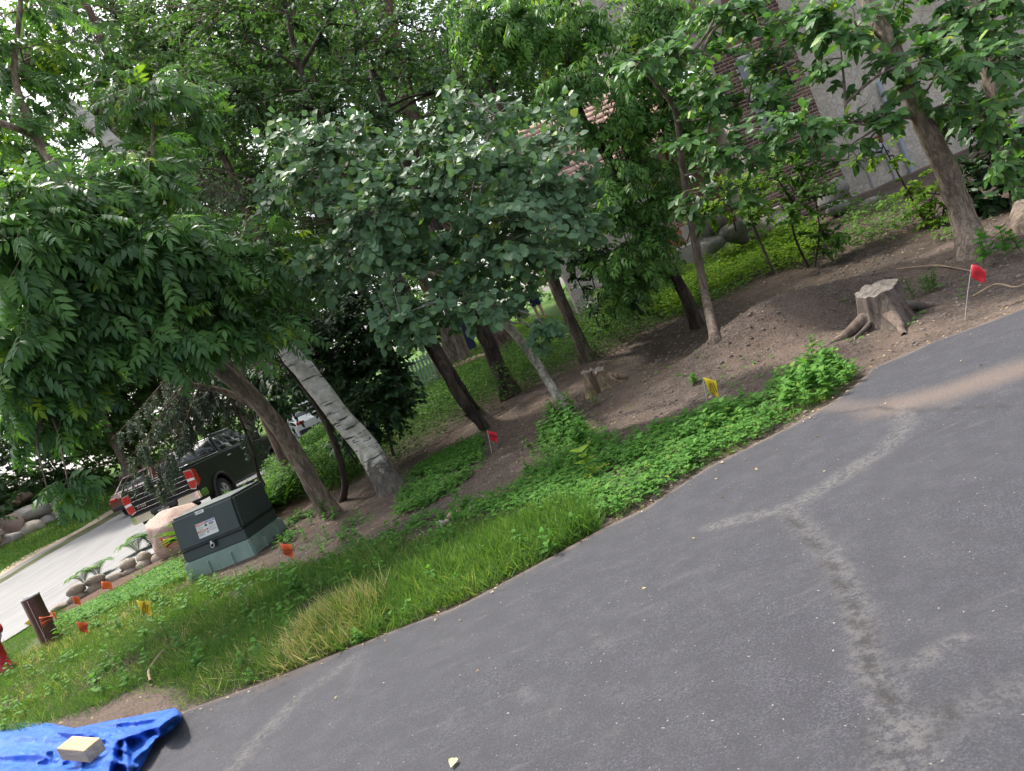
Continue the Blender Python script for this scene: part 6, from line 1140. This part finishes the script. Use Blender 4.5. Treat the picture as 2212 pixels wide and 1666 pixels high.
# ------------------------------------------------------------------ house
def house():
    zg = 1.0; root = empty('house', (8.5, 16.5, 1.2), 'brick and stucco house with timber gable behind the trees at the right', 'house'); o0 = np.array([8.5, 16.5, 1.2])
    def bx(nm, x0, x1, y0, y1, z0, z1, m, par=root, bev=0): return box_obj(nm, ((x0+x1)/2-o0[0], (y0+y1)/2-o0[1], (z0+z1)/2-o0[2]), (x1-x0, y1-y0, z1-z0), m, par, bev)
    m, nt, b = newmat('stucco'); v = coords(nt); f = noise(nt, v, 5, 4, .55, 2.2); c = ramp(nt, noise(nt, v, 1.2, 4), [(.3, (.44, .395, .33)), (.7, (.55, .5, .43))]); nt.links.new(c, b.inputs['Base Color']); b.inputs['Roughness'].default_value = .9
    st = ramp(nt, f, [(.42, (0, 0, 0)), (.5, (1, 1, 1)), (.54, (.5, .5, .5))]); bump(nt, b, st, .7, .03); stc = m
    brn = plain('brown_timber', (.14, .062, .045), .7, .2, 5, bmp=.2); mort = plain('mortar', (.58, .52, .45), .95, .15, 12, bmp=.3)
    m, nt, b = newmat('brick'); oi = N(nt, 'ShaderNodeObjectInfo'); c = ramp(nt, math_n(nt, 'FRACT', math_n(nt, 'ADD', oi.outputs['Random'], attr(nt, 'rnd'))), [(0, (.07, .04, .030)), (.4, (.12, .065, .047)), (.75, (.16, .09, .065)), (1, (.22, .15, .11))]); c = mixc(nt, .4, c, ramp(nt, noise(nt, coords(nt), 14, 4), [(.3, (.5, .5, .5)), (.7, (1, 1, 1))]), 'MULTIPLY'); nt.links.new(c, b.inputs['Base Color']); b.inputs['Roughness'].default_value = .9; bump(nt, b, noise(nt, coords(nt), 60, 4), .3, .01); brk = m
    gfr = plain('grey_window_frame', (.2, .205, .21), .4, .1); m, nt, b = newmat('window_glass'); nt.links.new(ramp(nt, noise(nt, coords(nt), 2, 2), [(.3, (.03, .035, .04)), (.7, (.06, .065, .07))]), b.inputs['Base Color']); b.inputs['Roughness'].default_value = .05; b.inputs['Specular IOR Level'].default_value = 1.0; gls = m
    bx('stucco_wall', 8.55, 15.5, 16.62, 17.2, .5, 8.6, stc); bx('eave_trim', 8.3, 15.7, 16.2, 16.62, 8.6, 8.85, brn)
    bwall = bx('brick_wall', 6.78, 8.54, 16.47, 17.2, .6, 5.3, mort); bpier = bx('brick_wall', 7.92, 8.54, 16.472, 17.2, 5.302, 8.6, mort)
    bx('side_wall', 6.70, 6.778, 16.6, 18.3, .6, 5.3, stc)
    bricks = []; row = 0; z = 1.0
    while z < 7.6:
        x0 = 6.78 if z < 5.26 else 7.92; x = x0-(.105 if row % 2 else 0)
        while x < 8.54:
            a_, b_ = max(x, x0), min(x+.2, 8.56)
            if b_-a_ > .04 and not (7.20 < (a_+b_)/2 < 7.86 and 3.25 < z < 5.05): bricks.append(((a_+b_)/2, b_-a_, z))
            x += .21
        z += .0755; row += 1
    bricks.sort(key=lambda q: (q[0]-8.4)**2*.6+(q[2]-3.0)**2*.25); full = np_mesh('brick', [box_np((.2, .06, .066))], brk); g = np.random.default_rng(5); meshes = {}
    for cx, w, z in bricks[:300]:
        k = round(w, 2)
        if k not in meshes: meshes[k] = np_mesh('brick', [box_np((w, .06, .066))], brk)
        par = bwall if z < 5.3 else bpier; o = bpy.data.objects.new('brick', meshes[k]); link(o, par); pw = np.array([7.66, 16.835, 2.95])
        o.location = Vector((cx-o0[0], 16.492+g.uniform(0, .006)-o0[1], z-o0[2]))
    ch = []
    for cx, w, z in bricks[300:]:
        V, Fq = box_np((w, .06, .066)); ch.append((V+np.array([cx, 16.494, z])-o0, Fq, 0, g.random()))
    o = np_obj('bricks', ch, brk, bwall); o['kind'] = 'stuff'
    win = bx('window', 7.24, 7.84, 16.46, 16.6, 3.3, 5.0, gfr, bev=.004)
    for i in range(2): bx('pane', 7.28+.28*i, 7.52+.28*i, 16.450, 16.458, 3.36, 4.94, gls, win)
    for i in range(3): bx('frame', 7.235+.285*i, 7.275+.285*i, 16.425, 16.449, 3.3, 5.0, gfr, win, .004)
    bx('sill', 7.18, 7.9, 16.38, 16.47, 3.24, 3.297, gfr, win, .008)
    bx('stucco_wall', 2.2, 6.699, 18.2, 18.6, .6, 5.0, stc)
    dr = bx('door', 5.72, 6.62, 18.14, 18.197, 1.7, 3.75, brn, bev=.01); bx('panel', 5.85, 6.5, 18.12, 18.139, 2.0, 3.5, brn, dr, .008)
    bx('door_frame', 5.6, 5.715, 18.12, 18.19, 1.7, 3.9, brn); bx('door_frame', 5.6, 6.69, 18.10, 18.185, 3.9, 4.02, brn)
    # half timbered gable
    bx('gable_wall', 4.6, 7.915, 16.60, 17.0, 5.32, 9.2, stc); bx('beam', 4.5, 7.91, 16.50, 16.597, 5.30, 5.52, brn); bx('beam', 7.72, 7.91, 16.515, 16.595, 5.522, 9.2, brn)
    for (xa, za, xb, zb_) in [(6.2, 5.6, 7.6, 7.4), (7.0, 5.6, 5.8, 7.6), (6.6, 7.2, 7.7, 8.6), (5.2, 5.6, 5.9, 7.2), (7.3, 5.6, 7.6, 6.4)]:
        L = math.hypot(xb-xa, zb_-za); o = box_obj('beam', (0, 0, 0), (L, .07, .16), brn, root, .005); o.location = ((xa+xb)/2-o0[0], 16.545-o0[1]+g.uniform(-.01, .01), (za+zb_)/2-o0[2]); o.rotation_euler = (0, -math.atan2(zb_-za, xb-xa), 0)
    # low salmon shingle roof to the left
    srf = plain('salmon_shingle', (.38, .25, .21), .9, .25, 7, bmp=.3); ang = math.atan2(2.2, 2.6); rf = bx('roof', 2.0, 6.69, 17.1, 17.16, 3.9, 3.96, brn); rowsn = 13
    me = {}
    for r_ in range(rowsn):
        for k in range(14):
            t = r_/rowsn; x = 2.05+k*.335+(.16 if r_ % 2 else 0)
            if x > 6.5: continue
            if 0 not in me: me[0] = np_mesh('shingle', [box_np((.32, .29, .012))], srf)
            o = bpy.data.objects.new('shingle', me[0]); link(o, rf); o.location = Vector((x+.16-o0[0], 17.15+2.6*t+.1-o0[1], 3.98+2.2*t+.1+g.uniform(0, .01)-o0[2])); o.rotation_euler = (ang-.06, 0, 0)
    bx('roof_deck', 2.0, 6.69, 19.6, 19.7, 3.0, 6.1, stc)
    bx('downspout', 10.02, 10.12, 16.52, 16.615, .7, 3.4, plain('painted_pipe', (.3, .34, .38), .4, .1), bev=.02)
    bx('conduit', 9.66, 9.70, 16.57, 16.615, .7, 2.1, plain('conduit_grey', (.3, .32, .34), .4, .1), bev=.01)
    return root
def box_np(s):
    x, y, z = s[0]/2, s[1]/2, s[2]/2; b = min(x, y, z)*.12
    V = np.array([(sx*x, sy*y, sz*z) for sz in (-1, 1) for sy in (-1, 1) for sx in (-1, 1)], float)
    return V, np.array([(0, 2, 3, 1), (4, 5, 7, 6), (0, 1, 5, 4), (2, 6, 7, 3), (1, 3, 7, 5), (0, 4, 6, 2)])
house()
def gas_meter():
    root = empty('gas_meter', (9.1, 16.3, 1.2), 'grey gas meter with rusty pipes on the stucco wall', 'gas meter'); mg = plain('meter_grey', (.28, .31, .34), .5, .2, 6); mr = plain('rusty_pipe', (.13, .055, .035), .8, .4, 12, bmp=.3); mp = plain('pipe_grey', (.2, .21, .2), .6, .2)
    bm = bmesh.new(); bbox(bm, (.28, .05, .78), (.42, .2, .30), .08, seg=3); bm_obj('meter_body', bm, mg, root, smooth=True); V, Fq = lathe([(.14, -.03), (.14, .03), (.11, .05), (0, .05)], 18, 'y'); o = np_obj('regulator', [(V*np.array([1, -1, 1]), Fq)], mg, root, smooth=True); o.location = (.05, -.02, .82)
    np_obj('pipe', [tube(smooth_path(np.array([(-.12, 0, -.05), (-.12, 0, .4), (-.12, 0, .8), (-.08, 0, .98), (.05, 0, 1.0)]), 16), .028, 8)], mp, root, smooth=True); np_obj('pipe', [tube(np.array([(.0, 0, 1.03), (.3, 0, 1.06), (.56, 0, 1.10)]), .034, 8)], mr, root, smooth=True); np_obj('pipe', [tube(np.array([(.56, 0, 1.08), (.56, .02, 1.3), (.56, .05, 1.75)]), .025, 8)], mp, root, smooth=True)
    for x in (.16, .42): np_obj('coupling', [tube(np.array([(x, .02, .9), (x, .01, 1.06)]), .045, 8)], mr, root, smooth=True)
    box_obj('valve', (.05, 0, 1.02), (.12, .07, .09), mg, root, .02); box_obj('footing', (-.12, .0, -.02), (.3, .2, .16), plain('concrete', (.32, .3, .27), .9, .2), root, .02)
gas_meter()
pat = box_obj('patio', (4.9, 16.95, 1.35), (3.6, 2.5, .76), plain('patio_stone', (.3, .27, .23), .9, .2, 5, bmp=.3), None, .03); tag(pat, 'raised stone patio against the house', None, None, 'structure')
def chair():
    q = P(1473, 500, 16.2); root = empty('wooden_chair', (q[0], q[1], 1.73), 'slatted wooden folding chair on the patio beside the house', 'chair', rz=.5); m = plain('teak', (.2, .09, .06), .6, .25, 12)
    for x in (-.22, .22):
        for (a, b) in (((x, -.25, 0), (x, .18, .82)), ((x, .25, 0), (x, -.22, .45))): np_obj('leg', [tube(np.array([a, b]), .02, 4)], m, root)
    for k in range(6): box_obj('seat_slat', (0, -.2+.075*k, .42), (.46, .055, .02), m, root, .004)
    for k in range(5): box_obj('back_slat', (-.18+.09*k, .16, .72), (.05, .02, .6), m, root, .004, rot=Matrix.Rotation(-.25, 3, 'X'))
    for z in (.48, 1.0): box_obj('back_rail', (0, .12 if z < .6 else .24, z), (.48, .03, .05), m, root, .004)
chair()
q = P(1440, 470, 16.4); root = empty('flower_pot', (q[0], q[1], 1.73), 'orange clay pot with plant on the patio', 'flower pot'); V, Fq = lathe([(.0, 0), (.12, 0), (.17, .28), (.19, .28), (.19, .34), (.16, .34), (.15, .3), (0, .3)], 18); np_obj('pot', [(V, Fq)], plain('terracotta', (.5, .2, .07), .7, .15), root, smooth=True)
g = np.random.default_rng(9); nn_ = 40; np_obj('foliage', [place(OVATE, np.tile([0, 0, .32], (nn_, 1))+g.normal(0, .05, (nn_, 3)), g.normal(size=(nn_, 3))+np.array([0, 0, .8]), g.normal(size=(nn_, 3))+UP, g.uniform(.12, .25, nn_), g.random(nn_))], L_COVER, root)
# ------------------------------------------------------------------ neighbour's garden in the gap between the trunks
def skin_body(name, verts, edges, rad, mat, parent, loc, sub=2):
    me = bpy.data.meshes.new(name); me.from_pydata(verts, edges, []); o = bpy.data.objects.new(name, me); link(o, parent); o.location = loc
    md = o.modifiers.new('skin', 'SKIN'); me.skin_vertices or None
    for i, r in enumerate(rad): me.skin_vertices[0].data[i].radius = (r, r)
    me.skin_vertices[0].data[0].use_root = True; s = o.modifiers.new('sub', 'SUBSURF'); s.levels = sub; s.render_levels = sub; me.materials.append(mat); return o
def person():
    f = G(1192, 695); x, y, z = f[0], 28.6, float(terr(f[0], 28.6)); root = empty('person', (x, y, z), 'person in navy top and shorts bending forward on the lawn', 'person', rz=0)
    sk = plain('skin', (.5, .3, .22), .6, .08); nv = plain('navy_cloth', (.015, .025, .07), .85, .15); rd = plain('red_cloth', (.5, .03, .04), .8, .1); hr = plain('hair_brown', (.05, .03, .02), .7, .2)
    V = [(0, 0, .92), (-.10, 0, .90), (.10, .05, .90), (-.10, -.02, .50), (.12, .05, .50), (-.09, .02, .09), (.14, .07, .09), (-.18, .0, .03), (.04, .05, .03), (-.22, 0, 1.02), (-.48, 0, 1.08), (-.60, 0, 1.06), (-.72, 0, 1.02), (-.80, .0, .98), (-.47, -.2, 1.04), (-.47, .2, 1.04), (-.52, -.24, .76), (-.52, .24, .76), (-.62, -.2, .52), (-.62, .2, .52)]
    Eg = [(0, 1), (0, 2), (1, 3), (3, 5), (5, 7), (2, 4), (4, 6), (6, 8), (0, 9), (9, 10), (10, 11), (11, 12), (12, 13), (10, 14), (14, 16), (16, 18), (10, 15), (15, 17), (17, 19)]
    skin_body('body', V, Eg, [.13, .10, .10, .065, .065, .045, .045, .05, .05, .14, .15, .06, .10, .085, .06, .06, .045, .045, .035, .035], sk, root, (0, 0, 0))
    skin_body('shorts', [(0, 0, .95), (-.10, 0, .88), (.10, .05, .88), (-.10, -.02, .58), (.12, .05, .58)], [(0, 1), (0, 2), (1, 3), (2, 4)], [.155, .125, .125, .105, .105], nv, root, (0, 0, 0)); skin_body('shirt', [(-.1, 0, .99), (-.3, 0, 1.05), (-.48, 0, 1.09), (-.47, -.2, 1.05), (-.47, .2, 1.05), (-.51, -.23, .86), (-.51, .23, .86)], [(0, 1), (1, 2), (2, 3), (2, 4), (3, 5), (4, 6)], [.155, .165, .17, .08, .08, .065, .065], nv, root, (0, 0, 0)); skin_body('hair', [(-.68, 0, 1.06), (-.76, 0, 1.06), (-.82, 0, 1.0)], [(0, 1), (1, 2)], [.09, .105, .07], hr, root, (0, 0, 0)); skin_body('shoe', [(-.09, .02, .05), (-.24, 0, .04)], [(0, 1)], [.06, .05], nv, root, (0, 0, 0), 1); skin_body('shoe', [(.14, .07, .05), (-.01, .05, .04)], [(0, 1)], [.06, .05], nv, root, (0, 0, 0), 1)
    bg = empty('tote_bag', (x-.75, y-.1, float(terr(x-.75, y))+.0), 'red and white bag held by the bending person', 'bag'); box_obj('bag_body', (0, 0, .62), (.3, .16, .3), rd, bg, .05, seg=2); box_obj('stripe', (0, -.083, .64), (.24, .006, .05), plain('white_cloth', (.7, .7, .7), .8, .05), bg); np_obj('handle', [tube(smooth_path(np.array([(-.1, 0, .76), (0, 0, .95), (.1, 0, .76)]), 8), .012, 5)], rd, bg)
person()
q = P(995, 745, 31.5); zb = float(terr(q[0], 31.5)); root = empty('navy_banner', (q[0], 31.5, zb), 'navy blue banner on a leaning frame at the lawn behind the trunks', 'banner', rz=-.2); nvm = plain('banner_navy', (.012, .018, .06), .6, .15); bp = box_obj('panel', (.15, 0, .75), (.95, .04, 1.25), nvm, root, .01); text_obj('lettering', 'S', .3, plain('banner_white', (.75, .75, .75), .6, .05), bp, basis((0, -.024, 1.05), (1, 0, 0), (0, 0, 1)), bold=.01); np_obj('frame_pole', [tube(np.array([(-.36, 0, -.1), (-.36, 0, 1.5)]), .03, 6)], plain('pole_grey', (.4, .4, .4), .4, .1, metal=.4), root)
far_tree('short far trunk tree on the lawn beside the navy banner', float(P(972, 745, 30)[0]), 30.0, 9, 2.4, 130, L_FAR, 260, leaf=.2, trunk=.3, low=.5)
# pale slatted bench at the lawn's left
q = P(915, 790, 24); root = empty('slat_fence', (q[0], 24, float(terr(q[0], 24))), 'short green slatted fence panel seen left of the forked trunk', 'fence'); mgf = plain('pale_green_paint', (.25, .36, .28), .7, .2)
for k in range(9): box_obj('slat', (-.5+.125*k, 0, .55), (.075, .025, 1.0), mgf, root, .004)
for z in (.2, .9): box_obj('rail', (0, .03, z), (1.15, .03, .07), mgf, root, .004)
er = [G(925, 830), G(960, 808), G(1000, 790), G(1040, 775), G(1075, 762)]; ep = smooth_path(np.array(er), 30); e0 = er[2]; root = empty('lawn_edging', tuple(e0), 'brown stone edging between mulch and sunny lawn', 'lawn edging'); me = rock_mesh(720, (.5, .22, .22), .2, 2, name='block', mat=GR[3]); dc = np.r_[0, np.cumsum(np.linalg.norm(np.diff(ep, axis=0), axis=1))]
for t in np.arange(0, dc[-1], .55):
    w_ = np.array([np.interp(t, dc, ep[:, k]) for k in range(3)]); k = min(28, int(np.searchsorted(dc, t))); o = bpy.data.objects.new('block', me); link(o, root); o.location = Vector(np.array([w_[0], w_[1], float(terr(w_[0], w_[1]))+.06])-e0); o.rotation_euler = (0, 0, math.atan2(ep[k+1][1]-ep[k][1], ep[k+1][0]-ep[k][0]))
